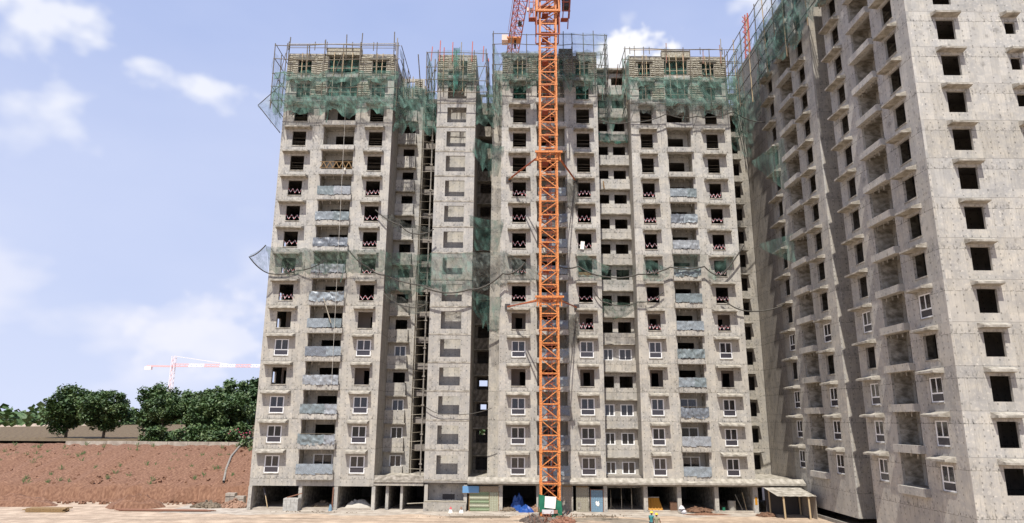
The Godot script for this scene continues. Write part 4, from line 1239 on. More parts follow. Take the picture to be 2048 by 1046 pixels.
	net(up, "thick green net hem sagging above the fourteenth floor of the right wing", Vector3(13.5, 43.6, z + 0.9), Vector3(25.4, 43.4, z + 0.9), Vector3(25.6, 45.0, z + 1.35), Vector3(13.4, 44.9, z + 1.35), Vector3(0, -0.25, 0), 0.3, M.net_grey, 0.35, 0.7)
	net(up, "tall pointed green net rising at the right corner of the right wing's roof", Vector3(25.0, 43.2, z + 1.1), Vector3(26.5, 42.6, z + 0.3), Vector3(27.0, 53.4, z + 0.6), Vector3(25.0, 49.8, z + 1.2), Vector3(0.2, 0, 0), 0.22, M.net_mid, 0.1)
	net(up, "dark green net hanging off the right end of the right wing's roof", Vector3(25.2, 40.6, z + 0.5), Vector3(27.2, 41.2, z - 1.0), Vector3(27.0, 45.6, z + 0.2), Vector3(25.2, 45.0, z + 1.0), Vector3(0, 0.3, 0), 0.3, M.net_thick, 0.3)
	# catch nets half way up
	net("catch_net", "wide green catch net spread across the left wing at the seventh floor", Vector3(-26.5, 24.6, z + 0.1), Vector3(-13.9, 24.9, z + 0.1), Vector3(-13.6, 26.6, z + 2.4), Vector3(-26.3, 26.8, z + 2.4), Vector3(0, -0.45, 0), 0.25, M.net_pale, 0.15, 0.6)
	net("net_flap", "pale net flap jutting out left of the left wing at the seventh floor", Vector3(-26.6, 24.3, z + 0.2), Vector3(-27.9, 25.5, z + 2.4), Vector3(-27.9, 25.9, z + 2.4), Vector3(-26.2, 27.0, z + 2.4), Vector3(0, -0.1, 0), 0.1, M.net_blue, 0.0)
	net("catch_net", "green catch net over the left recess at the seventh floor", Vector3(-13.9, 22.6, z - 0.6), Vector3(-8.7, 22.6, z + 0.2), Vector3(-8.7, 26.4, z + 1.6), Vector3(-13.6, 26.5, z + 2.0), Vector3(0, -0.3, 0), 0.3, M.net_thick, 0.2, 0.7)
	net("catch_net", "thin green catch net over the stair shaft at the seventh floor", Vector3(-8.9, 23.0, z + 0.3), Vector3(-4.2, 22.6, z + 0.3), Vector3(-4.2, 26.6, z + 1.6), Vector3(-8.8, 26.5, z + 1.6), Vector3(0, -0.5, 0), 0.25, M.net_pale, 0.15, 0.7)
	net("catch_net", "grey-green catch net over the slot at the seventh floor", Vector3(-4.3, 22.4, z + 0.2), Vector3(-0.6, 23.6, z + 0.3), Vector3(-0.8, 26.8, z + 1.6), Vector3(-4.2, 26.6, z + 1.6), Vector3(0, -0.3, 0), 0.3, M.net_grey, 0.2, 0.7)
	net("catch_net", "torn grey net trailing over the left window of the centre wing, seventh floor", Vector3(-1.0, 24.8, z + 0.4), Vector3(3.2, 23.6, z + 0.5), Vector3(2.6, 25.2, z + 0.9), Vector3(-1.0, 27.0, z + 1.0), Vector3(0, -0.3, 0), 0.25, M.net_grey, 0.3, 0.8)
	net("catch_net", "grey gauze net slung over the left recess at the ninth floor", Vector3(-14.6, 31.0, z + 0.3), Vector3(-9.0, 28.4, z + 0.6), Vector3(-8.9, 29.4, z + 1.4), Vector3(-13.4, 30.9, z + 1.2), Vector3(0, -0.9, 0), 0.2, M.net_grey, 0.2, 0.8)
	net("catch_net", "grey gauze net slung over the left recess at the sixth floor", Vector3(-13.7, 21.6, z + 0.1), Vector3(-9.0, 20.4, z + 0.4), Vector3(-8.9, 21.3, z + 1.2), Vector3(-13.3, 22.2, z + 1.0), Vector3(0, -0.8, 0), 0.2, M.net_grey, 0.2, 0.8)
	net("catch_net", "green net scrap over the right window of the centre wing, seventh floor", Vector3(7.0, 24.6, z + 0.4), Vector3(10.2, 24.0, z + 0.5), Vector3(10.6, 25.2, z + 0.9), Vector3(7.1, 27.2, z + 0.9), Vector3(0, -0.3, 0), 0.22, M.net_mid, 0.3, 0.8)
	net("catch_net", "thin green net across the recess at the seventh floor, left of the right wing", Vector3(9.9, 24.0, z - 1.5), Vector3(13.6, 24.1, z - 1.5), Vector3(13.9, 25.7, z + 0.4), Vector3(9.9, 25.6, z + 0.4), Vector3(0, -0.4, 0), 0.2, M.net_thin, 0.2, 0.8)
	net("catch_net", "green net sagging across the recess at the sixth floor", Vector3(9.9, 20.7, z - 1.5), Vector3(13.4, 20.9, z - 1.5), Vector3(14.4, 21.7, z + 0.3), Vector3(9.9, 21.9, z + 0.3), Vector3(0, -0.9, 0), 0.2, M.net_thick, 0.25, 0.8)
	net("catch_net", "green net bunched in the left window of the right wing, seventh floor", Vector3(14.2, 23.9, z + 0.3), Vector3(17.0, 24.2, z + 0.3), Vector3(17.3, 25.0, z + 0.6), Vector3(14.4, 26.6, z + 0.6), Vector3(0, -0.2, 0), 0.25, M.net_mid, 0.3, 0.9)
	net("catch_net", "thin green net in front of the balcony of the right wing, eighth floor", Vector3(17.5, 25.3, z + 0.6), Vector3(21.0, 25.2, z + 0.6), Vector3(21.2, 26.7, z + 0.9), Vector3(17.5, 26.8, z + 0.9), Vector3(0, -0.2, 0), 0.2, M.net_thin, 0.2, 0.8)
	net("catch_net", "green net draped over the right window of the right wing, seventh floor", Vector3(21.2, 24.4, z + 0.3), Vector3(23.8, 24.6, z + 0.3), Vector3(24.4, 27.2, z + 0.8), Vector3(21.6, 25.6, z + 0.6), Vector3(0, -0.3, 0), 0.25, M.net_mid, 0.25, 0.9)
	# nets against the neighbouring tower
	net("net_flap", "pointed green net on the tower's side wall at the twelfth floor", Vector3(28.0, 38.4, -74.3), Vector3(29.75, 32.9, -69.0), Vector3(29.75, 39.4, -69.0), Vector3(28.05, 38.8, -74.3), Vector3(0, -0.1, 0), 0.2, M.net_mid, 0.0)
	net("net_flap", "pointed green net on the tower's side wall at the eighth floor", Vector3(27.9, 28.2, -73.8), Vector3(29.75, 25.2, -69.0), Vector3(29.75, 28.5, -69.0), Vector3(27.9, 28.6, -73.8), Vector3(0, -0.1, 0), 0.2, M.net_mid, 0.0)
	net(up, "thin green net cage on top of the right-hand tower", Vector3(28.85, 48.6, -73.4), Vector3(28.85, 48.6, -48.0), Vector3(28.85, 58.0, -48.0), Vector3(28.85, 58.0, -72.6), Vector3.ZERO, 0.3, M.net_thin, 0.1)
	net(up, "dense green net round the top storeys of the right-hand tower", Vector3(28.75, 47.6, -72.8), Vector3(28.75, 47.0, -48.0), Vector3(28.75, 54.4, -48.0), Vector3(28.75, 54.0, -72.4), Vector3(0, 0, 0), 0.35, M.net_thick, 0.2)
	net(up, "thin green net over the far end of the right-hand tower's roof cage", Vector3(29.0, 47.4, -73.6), Vector3(29.6, 50.0, -84.0), Vector3(29.6, 54.4, -84.0), Vector3(29.0, 57.6, -73.4), Vector3.ZERO, 0.3, M.net_thin, 0.15)
	net(up, "ragged green net hanging between the right wing and the tower", Vector3(26.6, 42.0, z - 3.0), Vector3(30.0, 45.0, z - 3.0), Vector3(30.0, 49.5, z - 3.0), Vector3(26.8, 47.5, z - 3.0), Vector3(0, -0.8, 0), 0.3, M.net_mid, 0.25)
	net(up, "small square green net beside the right wing at the fourteenth floor", Vector3(25.3, 39.6, z - 0.8), Vector3(28.2, 39.4, z - 2.0), Vector3(28.4, 42.2, z - 2.0), Vector3(25.4, 42.3, z - 0.6), Vector3(0, -0.2, 0), 0.25, M.net_mid, 0.2)
	# net curtains inside the openings of the two top floors
	for i in 3:
		var wg: Dictionary = WINGS[i]
		for k in [14, 15]:
			var s := S(k)
			var cols := [[wg.wins[0][0], wg.wins[0][1], "left window"], [wg.bal[0], wg.bal[1], "balcony"], [wg.wins[1][0], wg.wins[1][1], "right window"]]
			for c in cols:
				if k == 14 and i == 1 and c[2] == "balcony":
					continue
				net("net_curtain", "green net curtain inside the %s, %s floor, %s" % [c[2], FL[k], wg.name], Vector3(c[0] + 0.02, s, z - 0.34), Vector3(c[1] - 0.02, s, z - 0.34), Vector3(c[1] - 0.02, s + (2.2 if c[2] == "balcony" else 1.7), z - 0.3), Vector3(c[0] + 0.02, s + (2.2 if c[2] == "balcony" else 1.7), z - 0.3), Vector3.ZERO, 0.05, M.net_bright, 0.05, 1.0)
	# ropes: edge lines of the torn nets
	var ropes := [
		["dark edge rope of the flap net at the left wing's roof", [[-26.7, 46.9, 0.6], [-29.05, 43.7, 1.4], [-26.65, 40.8, 0.3]], 0.05, 0.0],
		["dark edge rope of the flap net at the seventh floor, left wing", [[-26.3, 27.0, 2.4], [-27.95, 25.7, 2.4], [-26.6, 24.4, 0.2], [-23.5, 24.7, 0.2], [-20.2, 25.6, 1.2]], 0.06, 0.25],
		["bunched dark rope of net across the stair shaft at the sixth floor", [[-9.4, 22.8, 1.2], [-4.6, 22.6, 1.0], [-1.0, 24.4, 1.0], [1.4, 25.6, 1.0]], 0.09, 0.5],
		["dark rope of net across the left wing's right window, seventh floor", [[-17.6, 26.7, 1.6], [-15.6, 25.0, 1.0], [-13.8, 24.2, 0.6], [-9.0, 23.0, 0.8]], 0.07, 0.25],
		["dark net rope sagging from the crane to the right wing, seventh floor", [[4.9, 25.3, 0.8], [7.2, 25.3, 0.8], [10.2, 24.2, 0.6], [13.7, 24.5, 0.6], [17.2, 25.3, 0.7], [20.9, 25.4, 0.7], [22.6, 24.4, 0.6], [25.3, 27.8, 0.8]], 0.08, 0.25],
		["dark net rope across the top of the right wing at the fourteenth floor", [[9.8, 42.6, 0.6], [13.4, 42.3, 0.7], [17.6, 43.3, 0.8], [21.0, 43.0, 0.8], [25.2, 43.6, 0.8], [29.7, 43.4, -1.5]], 0.06, 0.35],
		["dark net rope from the right wing to the tower at the sixth floor", [[22.6, 22.0, 0.5], [25.2, 20.6, 0.4], [29.6, 21.4, 0.0]], 0.07, 0.3],
		["grey net rope edging the gauze over the left recess, ninth floor", [[-15.2, 31.6, 0.5], [-12.2, 29.7, 1.0], [-10.6, 28.7, 1.2], [-8.6, 29.3, 1.0]], 0.07, 0.25],
		["grey net rope edging the gauze over the left recess, sixth floor", [[-13.8, 22.2, 0.4], [-11.0, 20.7, 0.9], [-8.9, 21.2, 0.9]], 0.06, 0.3],
		["rope at the sixth floor across the recess beside the right wing", [[8.8, 22.9, 0.4], [10.2, 21.4, 0.4], [13.6, 21.5, 0.4], [16.4, 22.6, 0.4]], 0.06, 0.4],
		["thin cable across the stair shaft, third floor", [[-8.9, 10.3, 0.3], [-6.4, 9.6, 0.3], [-2.0, 10.2, 0.3]], 0.035, 0.3],
		["broken bamboo pole hanging in the balcony of the left wing, seventh floor", [[-20.2, 21.6, 0.7], [-19.2, 18.9, 0.8]], 0.07, 0.0]]
	for q in ropes:
		var pts: Array = []
		for i in q[1].size() - 1:
			var a: Array = q[1][i]
			var e: Array = q[1][i + 1]
			pts.append_array(rope_points(Vector3(a[0], a[1], Z0 + a[2]), Vector3(e[0], e[1], Z0 + e[2]), q[3], 8).slice(0 if i == 0 else 1))
		tag(part(self, "net_rope", tube_mesh(pts, q[2]), M.rope if not q[0].begins_with("broken") else M.pipe_pale), q[0], "rope", "ropes of the nets")
	for q in [["loose strands hanging from the net hem of the left wing", -27.0, -13.6, 43.4, 9], ["loose strands hanging from the net hem of the centre wing", -2.0, 10.6, 46.6, 9], ["loose strands hanging from the net hem of the right wing", 13.4, 25.6, 43.8, 9], ["loose strands hanging from the catch net of the left wing", -26.4, -9.0, 24.8, 10], ["loose strands hanging from the net round the stair shaft", -9.8, -3.2, 46.4, 6]]:
		var t := thing("net_strands", q[0], "strands", Vector3(0, 0, Z0), "loose strands of the nets")
		for i in q[4]:
			var x: float = rng.randf_range(q[1], q[2])
			var l: float = rng.randf_range(0.5, 1.9)
			part(t, "strand", tube_mesh([Vector3(x, q[3] + 0.6, 1.3), Vector3(x + rng.randf_range(-0.2, 0.2), q[3] - l * 0.5, 1.1), Vector3(x + rng.randf_range(-0.35, 0.35), q[3] - l, 1.2)], rng.randf_range(0.02, 0.07), 4), M.net_torn if i % 2 == 0 else M.net_thick)
	for q in [["dark knot of torn netting on the wall right of the crane, above the ninth floor", Vector3(6.5, 33.6, 0.25), 0.9, 1.9], ["dark knot of torn netting right of the crane, below the fifth floor collar", Vector3(6.4, 18.6, 0.25), 0.8, 1.5]]:
		net("torn_netting", q[0], q[1] + Vector3(-q[2], -q[3], Z0), q[1] + Vector3(q[2], -q[3], Z0), q[1] + Vector3(q[2], q[3], Z0 + 0.1), q[1] + Vector3(-q[2], q[3], Z0 + 0.1), Vector3.ZERO, 0.25, M.net_torn, 0.4, 1.2)


# ================= plastic sheets on the balconies =================
func build_tarps() -> void:
	var looks := ["blue-grey plastic sheet", "dull green-grey plastic sheet", "pale grey plastic sheet", "dark grey plastic sheet"]
	var state := ["tied flat", "hanging in folds", "stretched tight", "torn and crumpled", "bulging"]
	for i in 3:
		var wg: Dictionary = WINGS[i]
		for k in 11:
			var s := S(k)
			var mi: int = [0, 1, 1, 2, 3, 0, 0, 2, 3, 0, 1][(k + i * 3) % 11] if i != 1 else 3
			var st: int = (k * 3 + i) % 5
			var b0: float = wg.bal[0] - 0.15 + rng.randf_range(-0.05, 0.1)
			var b1: float = wg.bal[1] + 0.12 + rng.randf_range(-0.1, 0.05)
			if i == 1:
				b0 += 0.3
			var t := thing("plastic_sheet", "%s %s on the %s's balcony, %s floor above ground" % [looks[mi], state[st], wg.name, FL[k]], "plastic sheet", Vector3(0, 0, Z0), "plastic sheets on the balconies")
			var amp = [0.06, 0.10, 0.07, 0.16, 0.12][st]
			var split := lerpf(b0, b1, rng.randf_range(0.4, 0.7))
			var droop := 0.0 if st != 3 else -0.22
			part(t, "sheet", sheet_mesh(Vector3(b0, s - 0.02, 0.47), Vector3(split + 0.1, s + rng.randf_range(-0.1, 0.08), 0.47), Vector3(split + 0.1, s + 0.96 + droop * 0.5, 0.45), Vector3(b0, s + 0.95, 0.45), 22, 9, Vector3(0, droop, 0), amp, 1.5, rng.randf() * 40, 0.12), M.tarp[mi])
			part(t, "sheet", sheet_mesh(Vector3(split, s + rng.randf_range(-0.08, 0.08), 0.49), Vector3(b1, s - 0.02, 0.49), Vector3(b1, s + 0.95, 0.47), Vector3(split, s + 0.97 + droop * 0.5, 0.47), 18, 9, Vector3(0, droop, 0), amp, 1.6, rng.randf() * 40, 0.12), M.tarp[(mi + (1 if rng.randf() < 0.5 else 0)) % 4])
			rod(t, "rail", Vector3(wg.bal[0], s + 0.93, 0.38), Vector3(wg.bal[1], s + 0.93, 0.38), 0.03, M.pipe)
			for e in [b0 + 0.1, b1 - 0.1]:
				rod(t, "post", Vector3(e, s - 0.05, 0.38), Vector3(e, s + 0.95, 0.38), 0.03, M.pipe)
	var wa: Dictionary = WINGS[0]
	var z := thing("zigzag_railing", "ochre zigzag strap railing on the balcony of the left wing, twelfth floor", "railing", Vector3(0, 0, Z0))
	var s11 := S(11)
	for y in [0.15, 0.9]:
		rod(z, "rail", Vector3(wa.bal[0] - 0.1, s11 + y, 0.3), Vector3(wa.bal[1] + 0.1, s11 + y, 0.3), 0.035, M.tape_yellow)
	for j in 10:
		var xa := lerpf(wa.bal[0], wa.bal[1], j / 10.0)
		var xb := lerpf(wa.bal[0], wa.bal[1], (j + 1) / 10.0)
		bar(z, "strap", Vector3(xa, s11 + (0.15 if j % 2 == 0 else 0.9), 0.3), Vector3(xb, s11 + (0.9 if j % 2 == 0 else 0.15), 0.3), 0.08, M.tape_yellow)


# ================= warning tape in the open windows =================
func build_tapes() -> void:
	var has := {0: [[6, 7, 8, 9, 10], [6, 7, 8, 9, 10]], 1: [[6, 7, 8, 9, 10], [5, 6, 8, 9, 10]], 2: [[5, 6, 7, 8, 9, 10], [5, 6, 7, 8, 9, 10]]}
	for i in 3:
		var wg: Dictionary = WINGS[i]
		for c in 2:
			for k in has[i][c]:
				var w: Array = wg.wins[c]
				var n := rng.randi_range(5, 7)
				var lo := S(k) + 0.2 + rng.randf_range(-0.05, 0.15)
				var hi := lo + rng.randf_range(0.4, 0.55)
				var red := mb()
				var wht := mb()
				var prev := Vector3(w[0] + 0.02, hi, -0.14)
				var loose: bool = (k == 10 and i == 2 and c == 1) or (k == 7 and i == 0)
				for j in n:
					var nx := Vector3(lerpf(w[0] + 0.02, w[1] - 0.02, (j + 1.0) / n), (lo if j % 2 == 0 else hi) + rng.randf_range(-0.07, 0.07) - (0.2 * sin(PI * (j + 1.0) / n) if loose else 0.0), -0.14 + rng.randf_range(-0.02, 0.02))
					for q in 4:
						var a := prev.lerp(nx, q / 4.0)
						var e := prev.lerp(nx, (q + 1) / 4.0)
						st_bar(red if (q + j) % 3 == 0 else wht, a, e, 0.05)
					prev = nx
				var m := red.commit()
				m = wht.commit(m)
				m.surface_set_material(0, M.tape_red)
				m.surface_set_material(1, M.tape_white)
				var o := MeshInstance3D.new()
				o.name = numbered("warning_tape")
				o.mesh = m
				o.position = Vector3(0, 0, Z0)
				add_child(o)
				tag(o, "red-white tape %s in the %s window of the %s, %s floor above ground" % ["hanging slack" if loose else "zigzagging", "left" if c == 0 else "right", wg.name, FL[k]], "warning tape", "warning tapes in the windows")
	var bd := thing("white_board", "white board leaning out of the centre wing's right window, ninth floor", "board", Vector3(7.75, S(8) + 0.35, Z0 + 0.12))
	var p := bx(bd, "panel", -0.22, 0.22, -0.45, 0.45, -0.02, 0.02, M.sign_white)
	p.rotation.z = -0.12
	var yb := thing("yellow_strap", "small yellow strap dangling in the recess left of the right wing, twelfth floor", "strap", Vector3(10.6, S(10) + 1.7, Z0 - 1.85))
	bar(yb, "strap", Vector3(0, 0, 0), Vector3(-0.1, 0.9, 0), 0.12, M.tape_yellow)
	var tb := thing("timber_stack", "row of orange-brown planks on the sill of the centre wing's right window, seventh floor", "planks", Vector3(8.0, S(7) + 0.02, Z0 - 0.1))
	for j in 3:
		bx(tb, "plank", -0.7, 0.7 - j * 0.1, j * 0.11, 0.1 + j * 0.11, -0.1, 0.1, M.timber)


# ================= things on the ground =================
func pile(called: String, label: String, category: String, at: Vector3, rx: float, rz: float, h: float, n: int, size: float, m: Material, group := "") -> MeshInstance3D:
	var st := mb()
	for i in n:
		var a := rng.randf() * TAU
		var q := sqrt(rng.randf())
		var y := h * (1.0 - q) * (0.55 + 0.45 * rng.randf())
		var s := size * rng.randf_range(0.5, 1.3)
		var bs := Basis.from_euler(Vector3(rng.randf_range(-0.7, 0.7), rng.randf() * TAU, rng.randf_range(-0.7, 0.7)))
		var o := Vector3(cos(a) * q * rx, y + s * 0.2, sin(a) * q * rz)
		var v: Array = []
		for c in [Vector3(-.5, -.3, -.4), Vector3(.5, -.3, -.4), Vector3(.5, -.3, .4), Vector3(-.5, -.3, .4), Vector3(-.45, .3, -.35), Vector3(.5, .3, -.4), Vector3(.42, .3, .35), Vector3(-.5, .3, .4)]:
			v.append(o + bs * (c * s))
		st_hexa(st, v)
	# the mound under the pieces
	mound(st, rx * 0.95, rz * 0.95, h * 0.75, 0.25)
	var p := part(self, called, st.commit(), m, at)
	tag(p, label, category, group)
	return p


func mound(st: SurfaceTool, rx: float, rz: float, h: float, rough: float) -> void:
	var n := 18
	var off := rng.randf() * 30.0
	var f := func(i: int, j: int) -> Vector3:
		var a := TAU * (i % n) / n
		var r := j / 6.0
		var y := h * pow(maxf(0.0, cos(r * PI / 2)), 0.75) * (1.0 + rough * bump.get_noise_2d(cos(a) * r * 2.5 + off, sin(a) * r * 2.5))
		var w := 1.0 + 0.25 * bump.get_noise_2d(cos(a) * 1.2 + off, sin(a) * 1.2)
		return Vector3(cos(a) * r * rx * w, y - 0.02 * r, sin(a) * r * rz * w)
	for j in 6:
		for i in n:
			var a: Vector3 = f.call(i, j)
			var b: Vector3 = f.call(i + 1, j)
			var c: Vector3 = f.call(i + 1, j + 1)
			var d: Vector3 = f.call(i, j + 1)
			var nn := (c - a).cross(d - b).normalized()
			if nn.y < 0:
				nn = -nn
			quad(st, a, b, c, d, nn)


# one ribbed sheet of metal standing up, its lower left corner at the origin
func ribbed(w: float, h: float, across := false) -> ArrayMesh:
	var st := mb()
	var span := h if across else w
	var n := maxi(3, int(span / 0.12))
	for i in n:
		var a := span * i / n
		var e := span * (i + 1) / n
		var za := 0.0 if i % 2 == 0 else 0.035
		var ze := 0.035 if i % 2 == 0 else 0.0
		if across:
			quad(st, Vector3(0, a, za), Vector3(w, a, za), Vector3(w, e, ze), Vector3(0, e, ze), Vector3(0, za - ze, 0.12).normalized())
		else:
			quad(st, Vector3(a, 0, za), Vector3(e, 0, ze), Vector3(e, h, ze), Vector3(a, h, za), Vector3(za - ze, 0, 0.12).normalized())
	st_box(st, 0, w, 0, h, -0.012, -0.004)
	return st.commit()


func build_ground_things() -> void:
	var z := Z0
	# hoardings of sheet metal under the canopy
	var h := thing("sheet_hoarding", "hoarding of pale green ribbed sheets left of the dark opening by the crane", "hoarding", Vector3(-4.12, 0.02, z - 0.02))
	for i in 5:
		part(h, "sheet", ribbed(1.95, 0.36, true), M.sheet_green if i % 2 == 0 else M.sheet_pale, Vector3(rng.randf_range(-0.03, 0.05), i * 0.37, 0.05 + 0.02 * (i % 2)))
	bx(h, "post", -0.08, 0.04, 0.0, 2.4, -0.06, 0.06, M.timber)
	var d := thing("sheet_door", "narrow pale green sheet door with a light streak, next to the green hoarding", "door", Vector3(-2.12, 0.02, z - 0.02))
	part(d, "sheet", ribbed(0.9, 1.82), M.sheet_pale)
	bx(d, "frame", -0.05, 0.0, 0.0, 1.85, -0.03, 0.05, M.timber)
	bx(d, "frame", 0.9, 0.95, 0.0, 1.85, -0.03, 0.05, M.timber)
	var bb := thing("blue_board", "blue painted board above the green hoarding", "board", Vector3(-4.0, 2.1, z + 0.16))
	bx(bb, "board", -0.85, 0.82, -0.33, 0.33, -0.02, 0.02, M.board_blue)
	bx(bb, "batten", -0.85, 0.82, -0.36, -0.331, -0.03, 0.03, M.timber)
	var be := thing("beige_board", "plain beige board above the narrow sheet door, right of the blue board", "board", Vector3(-2.1, 2.12, z + 0.03))
	bx(be, "board", -1.05, 0.9, -0.26, 0.3, -0.03, 0.02, M.beige)
	for q in [[5.33, 0.95, 2.42, "sheet_grey", "grey-brown ribbed metal panel just right of the crane"], [6.7, 1.22, 2.38, "sheet_olive", "pale olive ribbed metal panel between the grey panel and the blue door"]]:
		var t := thing("sheet_hoarding", q[4], "hoarding", Vector3(q[0], 0.02, z - 0.05))
		part(t, "sheet", ribbed(q[1], q[2]), M[q[3]])
		bx(t, "rail", -0.02, q[1] + 0.02, q[2] - 0.02, q[2] + 0.08, -0.04, 0.05, M.timber)
		bx(t, "post", q[1] + 0.01, q[1] + 0.1, 0.0, q[2], -0.05, 0.05, M.ledge)
		bx(t, "patch", 0.15, 0.5, 0.3, 0.95, 0.038, 0.045, M.ledge)
	var bd := thing("blue_door", "light blue metal door with a splash of white paint", "door", Vector3(8.2, 0.02, z - 0.04))
	part(bd, "sheet", ribbed(1.22, 2.1), M.sheet_blue)
	for q in [[-0.06, 0.0, 0.0, 2.2], [1.22, 1.28, 0.0, 2.2], [0.0, 1.22, 2.1, 2.16]]:
		bx(bd, "frame", q[0], q[1], q[2], q[3], -0.05, 0.05, M.rust)
	var st := mb()
	for i in 14:
		var q: Array = []
		for s in [i, i + 1]:
			var a: float = TAU * (s % 14) / 14.0
			var rr := 0.22 + 0.16 * bump.get_noise_2d(cos(a) * 2.0, sin(a) * 2.0 + 7.0)
			q.append(Vector3(0.62 + cos(a) * rr, 0.8 + sin(a) * rr * 1.25, 0.041))
		tri(st, Vector3(0.62, 0.8, 0.041), q[0], q[1], Vector3(0, 0, 1))
	part(bd, "paint_splash", st.commit(), M.sign_white)
	# blue plastic heaped in the opening
	for q in [[Vector3(0.75, 0.0, z - 0.9), 0.75, 0.55, 1.35, "tall heap of bright blue plastic sheet in the dark opening left of the crane"], [Vector3(1.6, 0.0, z + 0.35), 0.85, 0.5, 0.62, "low heap of bright blue plastic sheet spilling out, left of the crane foot"]]:
		st = mb()
		mound(st, q[1], q[2], q[3], 0.5)
		st.set_smooth_group(0)
		tag(part(self, "blue_plastic", st.commit(), M.tarp_blue, q[0]), q[4], "plastic sheet", "blue plastic heaps")
	pile("rubble_heap", "heap of rubble left of the blue plastic, at the foot of a pier", "rubble", Vector3(-0.2, 0, z - 0.3), 0.8, 0.5, 0.5, 40, 0.22, M.rubble, "rubble heaps")
	pile("rubble_heap", "pale rubble heap between the blue plastic and the crane", "rubble", Vector3(2.55, 0, z - 0.2), 0.7, 0.6, 0.65, 40, 0.22, M.brick_pink, "rubble heaps")
	pile("scrap_heap", "dark tangle of scrap round the left of the crane foot", "scrap", Vector3(2.2, 0, CZ + 1.2), 1.3, 1.1, 0.55, 110, 0.26, M.scrap, "scrap at the crane foot")
	pile("scrap_heap", "rusty scrap and clods at the right of the crane foot", "scrap", Vector3(4.7, 0, CZ + 1.3), 1.3, 1.1, 0.5, 110, 0.24, M.rust, "scrap at the crane foot")
	var sr := thing("scrap_rods", "bent rusty rods sticking out round the crane foot", "rods", Vector3(CX, 0, CZ + 1.5))
	for i in 26:
		var a := Vector3(rng.randf_range(-2.3, 2.2), 0.05, rng.randf_range(-0.4, 1.2))
		rod(sr, "rod", a, a + Vector3(rng.randf_range(-0.8, 0.8), rng.randf_range(0.2, 0.9), rng.randf_range(-0.5, 0.5)), 0.025, M.rust)
	# things in and before the parking bays
	var bl := thing("block_stack", "square stack of grey concrete blocks before the second pier from the left", "blocks", Vector3(-21.95, 0.004, z + 0.55))
	for j in 6:
		for i in 4:
			bx(bl, "block", -0.74 + i * 0.37, -0.385 + i * 0.37, j * 0.2, 0.192 + j * 0.2, -0.45 + rng.randf_range(-0.015, 0.015), 0.45 + rng.randf_range(-0.015, 0.015), M.block)
	var pk := thing("plank", "dark plank resting on the grey block stack", "plank", Vector3(-21.8, 1.22, z + 0.5))
	bar(pk, "board", Vector3(-0.7, 0.02, 0), Vector3(0.75, 0.42, -0.2), 0.09, M.rust)
	var bam := thing("bamboo_pole", "bent bamboo pole leaning in the leftmost parking bay", "pole", Vector3(-25.2, 0.14, z - 0.6))
	rod(bam, "pole", Vector3(0.55, 0, 0.3), Vector3(0.15, 1.25, 0.1), 0.05, M.bamboo)
	rod(bam, "tied_rag", Vector3(0.15, 1.2, 0.1), Vector3(-0.1, 1.9, 0.0), 0.12, M.dark_metal)
	st = mb()
	mound(st, 1.5, 0.9, 0.75, 0.4)
	tag(part(self, "sand_heap", st.commit(), M.sand, Vector3(-15.7, 0.1, z - 1.6)), "heap of grey sand in the third parking bay from the left", "sand")
	pile("rubble_heap", "brown rubble in the second parking bay from the left", "rubble", Vector3(-19.4, 0.1, z - 1.8), 1.4, 0.9, 0.55, 50, 0.25, M.rubble, "rubble heaps")
	var sk := thing("blue_sack", "small blue and white sack by the third pier from the left", "sack", Vector3(-18.05, 0.0, z + 0.6))
	st = mb()
	mound(st, 0.2, 0.17, 0.6, 0.3)
	part(sk, "sack", st.commit(), M.sheet_blue)
	var rp := thing("rusty_pipe", "upright rusty pipe beside the third pier from the left", "pipe", Vector3(-18.0, 0.0, z + 0.12))
	rod(rp, "pipe", Vector3(0, 0, 0), Vector3(0.03, 2.2, 0), 0.06, M.rust)
	var wp := thing("white_pipe", "lumpy white pipe lying on the low wall under the stair shaft", "pipe", Vector3(-6.6, 0.93, z + 0.15))
	for i in 4:
		rod(wp, "length", Vector3(-2.1 + i * 1.05, 0.02 * (i % 2), 0), Vector3(-1.05 + i * 1.05, 0.02 * ((i + 1) % 2), 0.05), 0.085, M.pipe_pale)
	var wp2 := thing("white_pipe", "long thin white pipe sticking out left from the low wall", "pipe", Vector3(-9.2, 0.72, z + 0.4))
	rod(wp2, "length", Vector3(-1.2, 0, 0), Vector3(1.2, 0.12, 0), 0.05, M.pipe_pale)
	for q in [[-5.9, M.tape_red, "small white sack with a red top before the low wall"], [-4.85, M.brick_pink, "small white sack with a pinkish top before the low wall"]]:
		var t := thing("cement_sack", q[2], "sack", Vector3(q[0], 0.0, z + 1.4))
		st = mb()
		mound(st, 0.24, 0.2, 0.42, 0.4)
		part(t, "sack", st.commit(), M.sign_white)
		st = mb()
		mound(st, 0.13, 0.12, 0.22, 0.4)
		part(t, "top", st.commit(), q[1], Vector3(0, 0.36, 0))
	for q in [[10.35, 1.9, "steel prop on a tripod, left in the bay right of the blue door"], [11.45, 2.2, "plain steel prop in the middle of the bay right of the blue door"], [12.5, 2.4, "pale steel prop at the right of the bay right of the blue door"]]:
		var t := thing("steel_prop", q[2], "prop", Vector3(q[0], 0.16, z - 1.0), "steel props in the bay")
		rod(t, "tube", Vector3(0, 0, 0), Vector3(0, q[1] * 0.6, 0), 0.045, M.pipe_pale)
		rod(t, "inner_tube", Vector3(0, q[1] * 0.6, 0), Vector3(0, q[1], 0), 0.032, M.pipe)
		if q[0] < 11.0:
			for a in 3:
				rod(t, "foot", Vector3(0, 0.4, 0), Vector3(cos(a * 2.1) * 0.4, 0, sin(a * 2.1) * 0.4), 0.025, M.pipe_pale)
	var yp := thing("leaning_board", "yellow plywood panel leaning in the bay behind the workers", "panel", Vector3(14.85, 0.16, z - 0.9))
